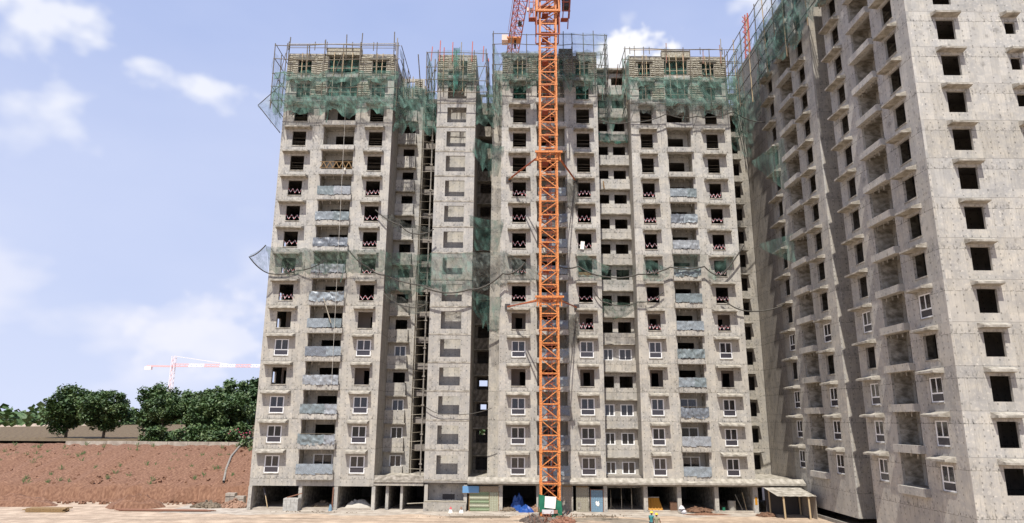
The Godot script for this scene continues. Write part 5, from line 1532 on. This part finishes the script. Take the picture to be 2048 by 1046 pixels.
	st = mb()
	st_hexa(st, [Vector3(-0.85, 0, 0.35), Vector3(0.75, 0, 0.35), Vector3(0.75, 0.03, 0.29), Vector3(-0.85, 0.03, 0.29), Vector3(-0.75, 1.15, -0.2), Vector3(0.45, 1.15, -0.2), Vector3(0.45, 1.15, -0.26), Vector3(-0.75, 1.15, -0.26)])
	part(yp, "board", st.commit(), M.yellow)
	for i in 5:
		bar(yp, "batten", Vector3(-0.7 + i * 0.34, 0.08, 0.37), Vector3(-0.66 + i * 0.27, 1.1, -0.14), 0.06, M.yellow)
	bx(yp, "top_edge", -0.78, 0.48, 1.151, 1.24, -0.3, -0.14, M.side)
	var br := thing("brick_stack", "stack of red-brown bricks against the pier right of the yellow panel", "bricks", Vector3(16.65, 0.16, z - 0.5))
	for j in 8:
		for i in 3:
			bx(br, "brick", -0.34 + i * 0.23, -0.12 + i * 0.23, j * 0.105, 0.098 + j * 0.105, -0.2 + rng.randf_range(-0.02, 0.02), 0.2, M.brick)
	var bg := thing("cement_sack", "pale sacks piled against the pier right of the bricks", "sack", Vector3(17.3, 0.0, z + 0.6))
	for i in 4:
		st = mb()
		mound(st, 0.32, 0.26, 0.28, 0.4)
		part(bg, "sack", st.commit(), M.sign_grey, Vector3(rng.randf_range(-0.15, 0.2), i * 0.16, rng.randf_range(-0.1, 0.1)))
	pile("rubble_heap", "brick rubble in the bay right of the sacks", "rubble", Vector3(19.2, 0.12, z - 0.4), 1.5, 0.7, 0.45, 80, 0.22, M.brick, "rubble heaps")
	st = mb()
	mound(st, 2.6, 0.6, 0.16, 0.5)
	tag(part(self, "earth_heap", st.commit(), M.earth, Vector3(19.4, 0.0, z + 1.4)), "low strip of red-brown earth before the rubble bay", "earth")
	var dr := thing("drum", "grey dented drum in the rightmost full bay", "drum", Vector3(22.75, 0.16, z - 0.9))
	rod(dr, "shell", Vector3(0, 0, 0), Vector3(0, 0.92, 0), 0.42, M.side)
	for y in [0.3, 0.62, 0.9]:
		rod(dr, "hoop", Vector3(0, y, 0), Vector3(0, y + 0.04, 0), 0.44, M.side)
	var bu := thing("green_bucket", "small green bucket left of the grey drum", "bucket", Vector3(21.8, 0.16, z - 0.6))
	rod(bu, "pail", Vector3(0, 0, 0), Vector3(0, 0.3, 0), 0.16, M.cloth_green)
	rod(bu, "rim", Vector3(0, 0.3, 0), Vector3(0, 0.33, 0), 0.175, M.cloth_green)
	var lt := thing("leaning_timber", "two thin timbers leaning right of the grey drum", "timber", Vector3(23.6, 0.16, z - 1.0))
	bar(lt, "timber", Vector3(0.2, 0, 0.2), Vector3(-0.3, 1.5, -0.4), 0.06, M.pipe_pale)
	bar(lt, "timber", Vector3(0.6, 0, 0.2), Vector3(0.45, 1.7, -0.4), 0.06, M.bamboo)
	pile("rubble_heap", "rubble and broken bricks at the foot of the last pier, by the tin shed", "rubble", Vector3(25.1, 0, z + 2.2), 0.9, 0.6, 0.4, 60, 0.22, M.brick, "rubble heaps")
	var op := thing("orange_mark", "streak of orange paint on the last pier", "paint mark", Vector3(25.0, 1.15, z - 0.005))
	bx(op, "streak", -0.14, 0.1, -0.35, 0.4, -0.02, -0.008, M.yellow)
	# tin shed at the right edge
	var sh := thing("tin_shed", "lean-to with a pale sloping sheet roof on timber posts, right edge", "shed", Vector3(26.0, 0, z + 1.0))
	st = mb()
	for i in 9:
		var x := -0.5 + i * 0.42
		var up := 0.03 if i % 2 == 0 else 0.0
		st_hexa(st, [Vector3(x, 2.55 + up - 0.02, -0.3), Vector3(x + 0.42, 2.55 + 0.03 - up - 0.02, -0.3), Vector3(x + 0.42, 2.1 + 0.03 - up - 0.02, 3.4), Vector3(x, 2.1 + up - 0.02, 3.4),
			Vector3(x, 2.55 + up, -0.3), Vector3(x + 0.42, 2.55 + 0.03 - up, -0.3), Vector3(x + 0.42, 2.1 + 0.03 - up, 3.4), Vector3(x, 2.1 + up, 3.4)])
	part(sh, "roof", st.commit(), M.ledge)
	for q in [[0.2, 3.2, 0.09], [2.6, 3.2, 0.09], [0.0, 0.0, 0.08], [3.0, 0.0, 0.08]]:
		rod(sh, "post", Vector3(q[0], 0, q[1]), Vector3(q[0] - 0.06, 2.12 if q[1] > 1.0 else 2.5, q[1]), q[2], M.bamboo)
	bx(sh, "back_sheet", -0.3, 3.2, 0.0, 2.45, -0.36, -0.31, M.dark_metal)
	bx(sh, "side_sheet", 3.21, 3.26, 0.0, 2.2, -0.3, 3.2, M.sheet_grey)
	for q in [["low mound of excavated red soil on the ground left of the building", Vector3(-38.5, 0, -73.5), 3.2, 2.0, 1.1], ["long low mound of red soil at the far left", Vector3(-52.0, 0, -74.5), 5.0, 1.8, 0.9]]:
		st = mb()
		mound(st, q[2], q[3], q[4], 0.5)
		tag(part(self, "soil_mound", st.commit(), M.earth, q[1]), q[0], "soil", "soil mounds")
	var rbn := thing("rebar_bundle", "bundle of rusty reinforcing bars lying left of the building", "rods", Vector3(-34.0, 0.05, -70.5))
	for i in 14:
		rod(rbn, "bar", Vector3(-5.0 + rng.randf(), 0.05 * (i % 3), -0.4 + i * 0.05), Vector3(4.0 + rng.randf(), 0.05 * (i % 3), -0.3 + i * 0.05), 0.03, M.rust)
	var tst := thing("timber_stack", "stack of weathered planks on the dust far left of the building", "planks", Vector3(-45.0, 0.02, -69.6))
	for j in 4:
		for i in 5:
			bx(tst, "plank", -1.9 + rng.randf_range(-0.2, 0.2), 1.9 + rng.randf_range(-0.2, 0.2), j * 0.09, 0.08 + j * 0.09, -0.6 + i * 0.24, -0.38 + i * 0.24, M.timber)
	# fallen bits on the apron
	pile("debris_scatter", "scatter of small stones and offcuts on the dust right of the crane", "debris", Vector3(8.4, 0, z + 3.0), 4.0, 1.2, 0.02, 70, 0.11, M.rubble, "debris on the ground").set_meta("kind", "stuff")
	pile("debris_scatter", "scatter of small stones on the dust before the stair shaft", "debris", Vector3(-3.0, 0, z + 4.0), 7.0, 2.0, 0.02, 60, 0.08, M.rubble, "debris on the ground").set_meta("kind", "stuff")
	pile("debris_scatter", "scatter of offcuts along the left parking bays", "debris", Vector3(-19.0, 0, z + 1.6), 5.0, 0.7, 0.02, 50, 0.09, M.rubble, "debris on the ground").set_meta("kind", "stuff")


# ================= left side: wall, blocks, trees, far crane =================
func leaf_crown(rx: float, ry: float, clumps: int, leaves: int, sd: int) -> Array:
	var rg := RandomNumberGenerator.new()
	rg.seed = sd
	var sts: Array = [mb(), mb(), mb()]
	for c in clumps:
		var dv := Vector3(rg.randfn(), rg.randfn(), rg.randfn()).normalized()
		var o := Vector3(dv.x * rx, dv.y * ry * 0.9, dv.z * rx) * pow(rg.randf(), 0.45)
		var cr := rg.randf_range(0.55, 1.15)
		for i in leaves:
			var l := Vector3(rg.randfn(), rg.randfn() * 0.8, rg.randfn()).normalized() * cr * pow(rg.randf(), 0.4)
			var q := o + l
			var s := rg.randf_range(0.13, 0.34)
			var bs := Basis.from_euler(Vector3(rg.randf_range(-0.9, 0.9), rg.randf() * TAU, rg.randf_range(-0.9, 0.9)))
			var n := bs.y
			var st: SurfaceTool = sts[(c + (1 if i % 5 == 0 else 0)) % 3]
			st.set_color(Color(1, 1, 1) * rg.randf_range(0.7, 1.25))
			tri(st, q + bs * Vector3(-s * 0.5, 0, 0), q + bs * Vector3(0, 0.02, s), q + bs * Vector3(s * 0.5, 0, 0), n)
			tri(st, q + bs * Vector3(-s * 0.5, 0, 0), q + bs * Vector3(s * 0.5, 0, 0), q + bs * Vector3(0, 0.02, -s), n)
	return [sts[0].commit(), sts[1].commit(), sts[2].commit()]


func make_tree(label: String, at: Vector3, h: float, rx: float, ry: float, crown: Array, grp: String) -> Node3D:
	var t := thing("broadleaf_tree", label, "tree", at, grp)
	var st := mb()
	st.set_smooth_group(0)
	var tk := part(t, "trunk", tube_mesh([Vector3.ZERO, Vector3(0.1, h * 0.3, 0.05), Vector3(-0.1, h * 0.6, 0)], 0.22, 7), M.bark)
	tk.name = "trunk"
	for i in 5:
		var a := TAU * i / 5.0 + 0.3
		part(t, "limb", tube_mesh([Vector3(-0.05, h * (0.35 + 0.05 * i), 0), Vector3(cos(a) * rx * 0.35, h * 0.62, sin(a) * rx * 0.35), Vector3(cos(a) * rx * 0.7, h * 0.62 + ry * 0.3, sin(a) * rx * 0.7)], 0.09, 5), M.bark)
	for i in 3:
		part(t, "crown", crown[i], M.leaf[i], Vector3(0, h - ry, 0))
	return t


func build_left_side() -> void:
	var w := thing("low_wall", "pale low concrete wall along the top of the red earth bank", "wall", Vector3(-44, 5.2, -94.5))
	for i in 12:
		bx(w, "wall_length", -16.0 + i * 2.75, -13.3 + i * 2.75, -0.4, 0.62 + rng.randf_range(-0.04, 0.04), -0.2, 0.1, M.apron)
	var cl := mb()
	var wd := mb()
	for i in 900:
		var px := rng.randf_range(-75, -28.5)
		var u := rng.randf()
		var q := Vector3(px, lerpf(1.3, 5.3, u), lerpf(-79.3, -92.6, u))
		if i % 3 == 0:
			q = Vector3(px, 0.05, rng.randf_range(-77.8, -75.5))
		var sz := rng.randf_range(0.12, 0.45)
		var bs := Basis.from_euler(Vector3(rng.randf() * 2.0, rng.randf() * TAU, rng.randf() * 2.0))
		if i % 9 == 4:
			for j in 10:
				var e := Vector3(rng.randf_range(-0.4, 0.4), rng.randf_range(0.2, 0.7), rng.randf_range(-0.4, 0.4))
				tri(wd, q, q + e, q + e * 0.6 + Vector3(0.08, 0, 0), Vector3(0, 0, 1))
			continue
		var v: Array = []
		for c in [Vector3(-.5, -.4, -.4), Vector3(.4, -.3, -.5), Vector3(.5, -.4, .4), Vector3(-.4, -.3, .5), Vector3(-.35, .3, -.3), Vector3(.4, .4, -.35), Vector3(.3, .3, .35), Vector3(-.4, .35, .3)]:
			v.append(q + bs * (c * sz))
		st_hexa(cl, v)
	tag(part(self, "earth_clods", cl.commit(), M.earth), "clods and stones scattered over the red earth bank", "earth").set_meta("kind", "stuff")
	tag(part(self, "weeds", wd.commit(), M.weed), "sparse weeds on the red earth bank", "weeds").set_meta("kind", "stuff")
	var gb := thing("green_tuft", "low green shrub on the top of the red earth bank", "shrub", Vector3(-35.4, 5.35, -93.2))
	var crown_s := leaf_crown(0.6, 0.15, 6, 30, 77)
	for i in 3:
		part(gb, "foliage", crown_s[i], M.leaf[i], Vector3(0, 0.3, 0))
	var pp := thing("drain_pipe", "grey drain pipe running down the red earth bank", "pipe", Vector3.ZERO)
	part(pp, "pipe", tube_mesh([Vector3(-35.9, 5.4, -93.0), Vector3(-35.1, 4.3, -88.3), Vector3(-33.9, 3.1, -84.2), Vector3(-32.7, 1.95, -80.8)], 0.13, 7), M.soot)
	var lb := thing("block_stack", "pale concrete blocks stacked below the red earth bank, left of the building", "blocks", Vector3(-29.3, 0.0, Z0 - 3.8))
	for j in 4:
		for i in 4:
			if j == 3 and i > 1:
				continue
			bx(lb, "block", -1.0 + i * 0.5, -0.53 + i * 0.5, j * 0.3, 0.29 + j * 0.3, -0.4, 0.35 + rng.randf_range(-0.05, 0.05), M.apron)
	pile("brick_heap", "heap of pinkish bricks and sacks at the left corner of the building", "bricks", Vector3(-28.6, 0, Z0 - 1.6), 1.5, 0.8, 0.85, 110, 0.3, M.brick_pink)
	pile("rubble_heap", "grey rubble left of the pinkish brick heap", "rubble", Vector3(-31.2, 0, Z0 - 1.4), 1.6, 0.9, 0.7, 80, 0.3, M.rubble, "rubble heaps")
	var rt := thing("retaining_post", "dark concrete post against the bank behind the building's left corner", "post", Vector3(-28.0, 0, Z0 - 6.5))
	bx(rt, "post", -0.5, 0.5, 0.0, 2.2, -0.3, 0.3, M.soot)
	# trees on the terrace
	var ca := leaf_crown(3.7, 3.2, 95, 110, 5)
	var cb := leaf_crown(3.2, 3.6, 90, 110, 9)
	var cc := leaf_crown(3.6, 2.6, 85, 110, 15)
	var spots := [
		["dense dark green tree rising highest beside the building's left edge", -44.2, -114.0, 10.4, 0],
		["broad green tree left of the highest one, lower and rounder", -47.2, -111.0, 8.0, 2],
		["green tree close behind the bank, just left of the building", -42.6, -108.0, 7.6, 1],
		["low bushy green tree at the left edge of the picture, above the bank", -47.4, -106.0, 6.6, 2],
		["green tree standing behind the low bushy one, beyond the bank", -50.5, -112.0, 8.4, 0],
		["mid green tree squeezed between the building and the highest tree", -41.6, -102.0, 7.4, 0],
		["bushy green tree below the highest one, close to the flowering shrub", -45.0, -103.0, 7.2, 1],
		["low bushy green tree farther along the bank", -52.0, -104.0, 6.8, 2],
		["tall green tree farther left along the bank", -57.0, -112.0, 9.0, 1],
		["round green tree far left along the bank", -63.0, -108.0, 8.0, 0],
		["bushy green tree at the far left end of the row", -70.0, -110.0, 8.6, 1]]
	var protos := [ca, cb, cc]
	var made := {}
	for q in spots:
		var rx: float = [3.6, 3.0, 3.4][q[4]]
		var ry: float = [3.2, 3.6, 2.4][q[4]]
		if not made.has(q[4]):
			made[q[4]] = make_tree(q[0], Vector3(q[1], 5.4, q[2]), 8.0, rx, ry, protos[q[4]], "trees above the earth bank")
			made[q[4]].scale = Vector3.ONE * (q[3] / 8.0)
		else:
			var c: Node3D = made[q[4]].duplicate()
			c.name = numbered("broadleaf_tree")
			add_child(c)
			c.position = Vector3(q[1], 5.4, q[2])
			c.scale = Vector3.ONE * (q[3] / 8.0)
			c.rotation.y = rng.randf() * TAU
			c.set_meta("label", q[0])
	var fl := thing("flowering_shrub", "green shrub with pink flowers in front of the trees, by the building's left edge", "shrub", Vector3(-38.6, 5.4, -98.6))
	var cf := leaf_crown(1.7, 1.3, 26, 80, 31)
	for i in 3:
		part(fl, "foliage", cf[i], M.leaf[i], Vector3(0, 1.3, 0))
	var st := mb()
	for i in 26:
		var dv := Vector3(rng.randfn(), rng.randfn() * 0.7, absf(rng.randfn())).normalized()
		var q := Vector3(dv.x * 1.5 + 0.3, 1.5 + dv.y * 1.0, dv.z * 1.9)
		st_box(st, q.x, q.x + 0.13, q.y, q.y + 0.1, q.z, q.z + 0.1)
	part(fl, "flowers", st.commit(), M.flower)
	for q in [["low green shrubs at the foot of the trees, left part", -44.6, -98.0, 41], ["low green shrubs at the foot of the trees, beside the flowering shrub", -41.2, -97.4, 43], ["low green shrubs along the bank, farther left", -49.0, -98.0, 47]]:
		var sh := thing("green_shrub", q[0], "shrub", Vector3(q[1], 5.4, q[2]), "shrubs above the earth bank")
		var cs := leaf_crown(2.6, 1.2, 30, 70, q[3])
		for i in 3:
			part(sh, "foliage", cs[i], M.leaf[i], Vector3(0, 1.1, 0))
	# pale crane far away on the left
	var f := thing("far_crane", "faint pale red and white crane jib far away over the trees at left", "crane", Vector3(-220, 0, -420))
	for i in 22:
		var x := 12.0 + i * 3.2
		var m: Material = M.far_red if (i / 3) % 2 == 0 else M.far_white
		for s in [[0.0, 0.7], [0.0, -0.7], [1.5, 0.0]]:
			bar(f, "chord", Vector3(x, 39.6 + s[0], s[1]), Vector3(x + 3.2, 39.6 + s[0], s[1]), 0.42, m)
		bar(f, "web", Vector3(x, 39.6, 0.6), Vector3(x + 1.6, 41.1, 0), 0.3, m)
		bar(f, "web", Vector3(x + 1.6, 41.1, 0), Vector3(x + 3.2, 39.6, 0.6), 0.3, m)
	for s in [[-0.9, -0.9], [0.9, -0.9], [-0.9, 0.9], [0.9, 0.9]]:
		bar(f, "mast_leg", Vector3(12 + s[0], 0, s[1]), Vector3(12 + s[0], 46, s[1]), 0.35, M.far_white)
	for i in 14:
		bar(f, "mast_brace", Vector3(11.1, 3.0 + i * 3.0, 0.9), Vector3(12.9, 6.0 + i * 3.0, 0.9), 0.25, M.far_red)
	bar(f, "tie_bar", Vector3(12, 46, 0), Vector3(46, 41.2, 0), 0.25, M.far_white)
	bar(f, "counter_jib", Vector3(12, 39.6, 0), Vector3(-4, 39.8, 0), 0.9, M.far_red)
	bx(f, "ballast", -5, -1, 37.5, 39.5, -1, 1, M.far_white)
	# a belt of far trees along the skyline
	var far := leaf_far(66)
	var fw := part(self, "distant_woodland", far, M.leaf[1])
	fw.set_meta("kind", "stuff")
	tag(fw, "low green belt of distant trees along the skyline", "woodland")


func leaf_far(sd: int) -> ArrayMesh:
	var rg := RandomNumberGenerator.new()
	rg.seed = sd
	var st := mb()
	for i in 9000:
		var x := rg.randf_range(-420, 420)
		var zz := rg.randf_range(-330, -300)
		var hh := 5.0 + 6.0 * absf(bump.get_noise_2d(x * 0.03, 2.0)) + 3.0 * bump.get_noise_2d(x * 0.16, 9.0)
		var q := Vector3(x, rg.randf() * hh + 0.5, zz)
		if x < -28.0:
			q.y += 5.0
		var s := rg.randf_range(1.0, 2.2)
		var bs := Basis.from_euler(Vector3(rg.randf_range(-1, 1), rg.randf() * TAU, rg.randf_range(-1, 1)))
		st.set_color(Color(1, 1, 1) * rg.randf_range(0.7, 1.2))
		tri(st, q + bs * Vector3(-s, 0, 0), q + bs * Vector3(0, 0.2, s), q + bs * Vector3(s, 0, 0), bs.y)
		tri(st, q + bs * Vector3(-s, 0, 0), q + bs * Vector3(s, 0, 0), q + bs * Vector3(0, 0.2, -s), bs.y)
	return st.commit()


# ================= people =================
# surface nets over a smooth union of tapered capsules [a, b, ra, rb]; colour by a callable
func flesh(st: SurfaceTool, caps: Array, cell: float, k: float, color: Callable) -> void:
	var lo := Vector3.ONE * 1e9
	var hi := -lo
	for c in caps:
		for e in [[c[0], c[2]], [c[1], c[3]]]:
			lo = lo.min(e[0] - Vector3.ONE * (e[1] + cell * 2))
			hi = hi.max(e[0] + Vector3.ONE * (e[1] + cell * 2))
	var n := Vector3i(((hi - lo) / cell).ceil()) + Vector3i.ONE
	var f := PackedFloat32Array()
	f.resize(n.x * n.y * n.z)
	f.fill(1.0)
	for c in caps:
		var r: float = maxf(c[2], c[3]) + cell * 3 + k
		var a0 := Vector3i((((c[0] as Vector3).min(c[1]) - Vector3.ONE * r - lo) / cell).floor()).clamp(Vector3i.ZERO, n - Vector3i.ONE)
		var a1 := Vector3i((((c[0] as Vector3).max(c[1]) + Vector3.ONE * r - lo) / cell).ceil()).clamp(Vector3i.ZERO, n - Vector3i.ONE)
		var ab: Vector3 = c[1] - c[0]
		var l2 := maxf(ab.length_squared(), 1e-8)
		for z in range(a0.z, a1.z + 1):
			for y in range(a0.y, a1.y + 1):
				for x in range(a0.x, a1.x + 1):
					var p := lo + Vector3(x, y, z) * cell
					var t := clampf((p - c[0]).dot(ab) / l2, 0, 1)
					var d: float = p.distance_to(c[0] + ab * t) - lerpf(c[2], c[3], t)
					var i := x + n.x * (y + n.y * z)
					var o := f[i]
					var h := maxf(k - absf(o - d), 0.0) / k
					f[i] = minf(o, d) - h * h * k * 0.25
	var at := {}
	var vs: Array = []
	for z in n.z - 1:
		for y in n.y - 1:
			for x in n.x - 1:
				var sum := Vector3.ZERO
				var cnt := 0
				for e in [[0, 1], [2, 3], [4, 5], [6, 7], [0, 2], [1, 3], [4, 6], [5, 7], [0, 4], [1, 5], [2, 6], [3, 7]]:
					var q0 := Vector3(e[0] & 1, (e[0] >> 1) & 1, e[0] >> 2)
					var q1 := Vector3(e[1] & 1, (e[1] >> 1) & 1, e[1] >> 2)
					var f0 := f[x + int(q0.x) + n.x * (y + int(q0.y) + n.y * (z + int(q0.z)))]
					var f1 := f[x + int(q1.x) + n.x * (y + int(q1.y) + n.y * (z + int(q1.z)))]
					if (f0 < 0.0) != (f1 < 0.0):
						sum += q0.lerp(q1, f0 / (f0 - f1))
						cnt += 1
				if cnt:
					at[x + n.x * (y + n.y * z)] = vs.size()
					vs.append(lo + (Vector3(x, y, z) + sum / cnt) * cell)
	var quads: Array = []
	for z in range(1, n.z - 1):
		for y in range(1, n.y - 1):
			for x in range(1, n.x - 1):
				var i := x + n.x * (y + n.y * z)
				for d in [[1, n.x, n.x * n.y], [n.x, n.x * n.y, 1], [n.x * n.y, 1, n.x]]:
					var s0 := f[i] < 0.0
					if s0 == (f[i + d[0]] < 0.0):
						continue
					var q: Array = [at[i], at[i - d[1]], at[i - d[1] - d[2]], at[i - d[2]]]
					if not s0:
						q.reverse()
					quads.append(q)
	var ns: Array = []
	ns.resize(vs.size())
	ns.fill(Vector3.ZERO)
	for q in quads:
		var nn: Vector3 = (vs[q[2]] - vs[q[0]]).cross(vs[q[3]] - vs[q[1]])
		for v in q:
			ns[v] += nn
	for q in quads:
		for v in [q[0], q[2], q[1], q[0], q[3], q[2]]:
			st.set_normal((ns[v] as Vector3).normalized())
			st.set_color(color.call(vs[v]))
			st.add_vertex(vs[v])


func person(label: String, at: Vector3, turn: float, shirt: Color, lean: float, reach: float) -> void:
	var t := thing("person", label, "person", at, "workers in yellow helmets")
	t.rotation.y = turn
	var skin := Color(0.19, 0.10, 0.062)
	var trs := Color(0.06, 0.06, 0.075)
	var boot := Color(0.03, 0.027, 0.024)
	var hip := Vector3(0, 0.90, 0)
	var chest := Vector3(0, 1.27, lean * 0.5)
	var neck := Vector3(0, 1.43, lean * 0.8)
	var head := Vector3(0, 1.575, lean * 1.0 + 0.02)
	var caps: Array = [[hip + Vector3(-0.07, 0, 0), hip + Vector3(0.07, 0, 0), 0.125, 0.125], [hip, chest, 0.13, 0.145], [chest + Vector3(-0.13, 0.06, 0), chest + Vector3(0.13, 0.06, 0), 0.10, 0.10], [chest, neck, 0.12, 0.058], [neck, head, 0.055, 0.06]]
	var hands: Array = []
	for s in [-1.0, 1.0]:
		var kn := Vector3(s * 0.11, 0.49, 0.04 + 0.05 * s)
		var an := Vector3(s * 0.12, 0.09, -0.05 + 0.09 * s)
		caps.append([hip + Vector3(s * 0.085, -0.03, 0), kn, 0.095, 0.06])
		caps.append([kn, an, 0.06, 0.042])
		caps.append([an + Vector3(0, -0.04, -0.03), an + Vector3(s * 0.02, -0.05, 0.15), 0.042, 0.036])
		var sh := chest + Vector3(s * 0.20, 0.09, 0)
		var el := sh + Vector3(s * 0.07, -0.27, 0.03 + reach * 0.12)
		var wr := el + Vector3(-s * 0.02, -0.20 + reach * 0.16, 0.10 + reach * 0.14)
		caps.append([sh, el, 0.058, 0.042])
		caps.append([el, wr, 0.042, 0.028])
		hands.append([wr, (wr - el).normalized(), s])
	var color := func(p: Vector3) -> Color:
		if p.y < 0.12:
			return boot
		if p.y < 0.93:
			if absf(p.x) > 0.2 and p.y > 0.7:
				return skin
			return trs
		if p.y > 1.45:
			return skin
		if absf(p.x) > 0.21 and p.y < 1.17:
			return skin
		return shirt
	var st := mb()
	flesh(st, caps, 0.026, 0.05, color)
	var face := func(_p: Vector3) -> Color: return skin
	flesh(st, [[head + Vector3(0, 0.03, -0.012), head + Vector3(0, 0.035, 0.02), 0.088, 0.083], [head + Vector3(0, -0.02, 0.03), head + Vector3(0, -0.065, 0.052), 0.062, 0.040], [head + Vector3(0, 0.015, 0.098), head + Vector3(0, -0.02, 0.116), 0.010, 0.015],
		[head + Vector3(-0.02, -0.052, 0.088), head + Vector3(0.02, -0.052, 0.088), 0.009, 0.009], [head + Vector3(-0.083, 0.01, 0), head + Vector3(-0.085, -0.025, 0.005), 0.016, 0.011], [head + Vector3(0.083, 0.01, 0), head + Vector3(0.085, -0.025, 0.005), 0.016, 0.011]], 0.009, 0.015, face)
	for h in hands:
		var w: Vector3 = h[0]
		var d: Vector3 = h[1]
		var side := d.cross(Vector3(1, 0, 0)).normalized()
		var nrm := d.cross(side).normalized()
		var fc: Array = [[w, w + d * 0.05, 0.026, 0.030], [w + d * 0.04 - side * 0.02, w + d * 0.085 - side * 0.026, 0.018, 0.016], [w + d * 0.04 + side * 0.02, w + d * 0.085 + side * 0.026, 0.018, 0.016]]
		for i in 4:
			var b := w + d * 0.085 + side * (-0.030 + i * 0.020)
			var l: float = [0.065, 0.078, 0.073, 0.055][i]
			var m := b + d * l * 0.55 + nrm * 0.012
			fc.append([b, m, 0.0090, 0.0085])
			fc.append([m, m + d * l * 0.35 + nrm * 0.03, 0.0085, 0.0075])
		var tb := w + d * 0.03 - side * 0.03
		fc.append([tb, tb + d * 0.035 - side * 0.03, 0.013, 0.010])
		fc.append([tb + d * 0.035 - side * 0.03, tb + d * 0.065 - side * 0.034 + nrm * 0.012, 0.010, 0.008])
		flesh(st, fc, 0.007, 0.008, face)
	var m := mat(Color(1, 1, 1), 0.8)
	m.vertex_color_use_as_albedo = true
	part(t, "body", st.commit(), m)
	for s in [-1.0, 1.0]:
		var e := part(t, "eye", unit_rod, M.eye)
		e.transform = Transform3D(Basis.from_scale(Vector3(0.012, 0.012, 0.008)), head + Vector3(s * 0.032, 0.03, 0.098))
	# helmet: dome, brim and ridge, turned on a lathe
	st = mb()
	st.set_smooth_group(0)
	var prof := [[0.150, 0.0, 0.03], [0.128, 0.012, 0.0], [0.124, 0.05, 0.0], [0.108, 0.095, 0.0], [0.075, 0.128, 0.0], [0.035, 0.143, 0.0], [0.0, 0.146, 0.0]]
	var ns := 20
	for j in prof.size():
		for i in ns:
			var a := TAU * i / ns
			var r: float = prof[j][0] + (prof[j][2] * maxf(0.0, sin(a)) if j == 0 else 0.0)
			st.add_vertex(Vector3(cos(a) * r, prof[j][1], sin(a) * r * 1.12))
	for j in prof.size() - 1:
		for i in ns:
			var a := j * ns + i
			var b := j * ns + (i + 1) % ns
			for q in [a, b, a + ns, b, b + ns, a + ns]:
				st.add_index(q)
	st.generate_normals()
	var hm := part(t, "helmet", st.commit(), M.helmet, head + Vector3(0, 0.045, 0.0))
	hm.rotation.x = 0.12
	var rg := part(hm, "ridge", unit_box, M.helmet)
	rg.transform = Transform3D(Basis.from_scale(Vector3(0.03, 0.02, 0.16)), Vector3(0, 0.142, 0))


func build_people() -> void:
	person("worker in a yellow helmet and teal shirt, standing farther left of the two", Vector3(11.62, 0, -59.0), PI * 0.75, Color(0.03, 0.17, 0.17), 0.06, 0.6)
	person("worker in a yellow helmet and dun shirt, nearer and right of the other", Vector3(11.83, 0, -57.9), PI * 0.9, Color(0.20, 0.19, 0.12), 0.10, 0.3)
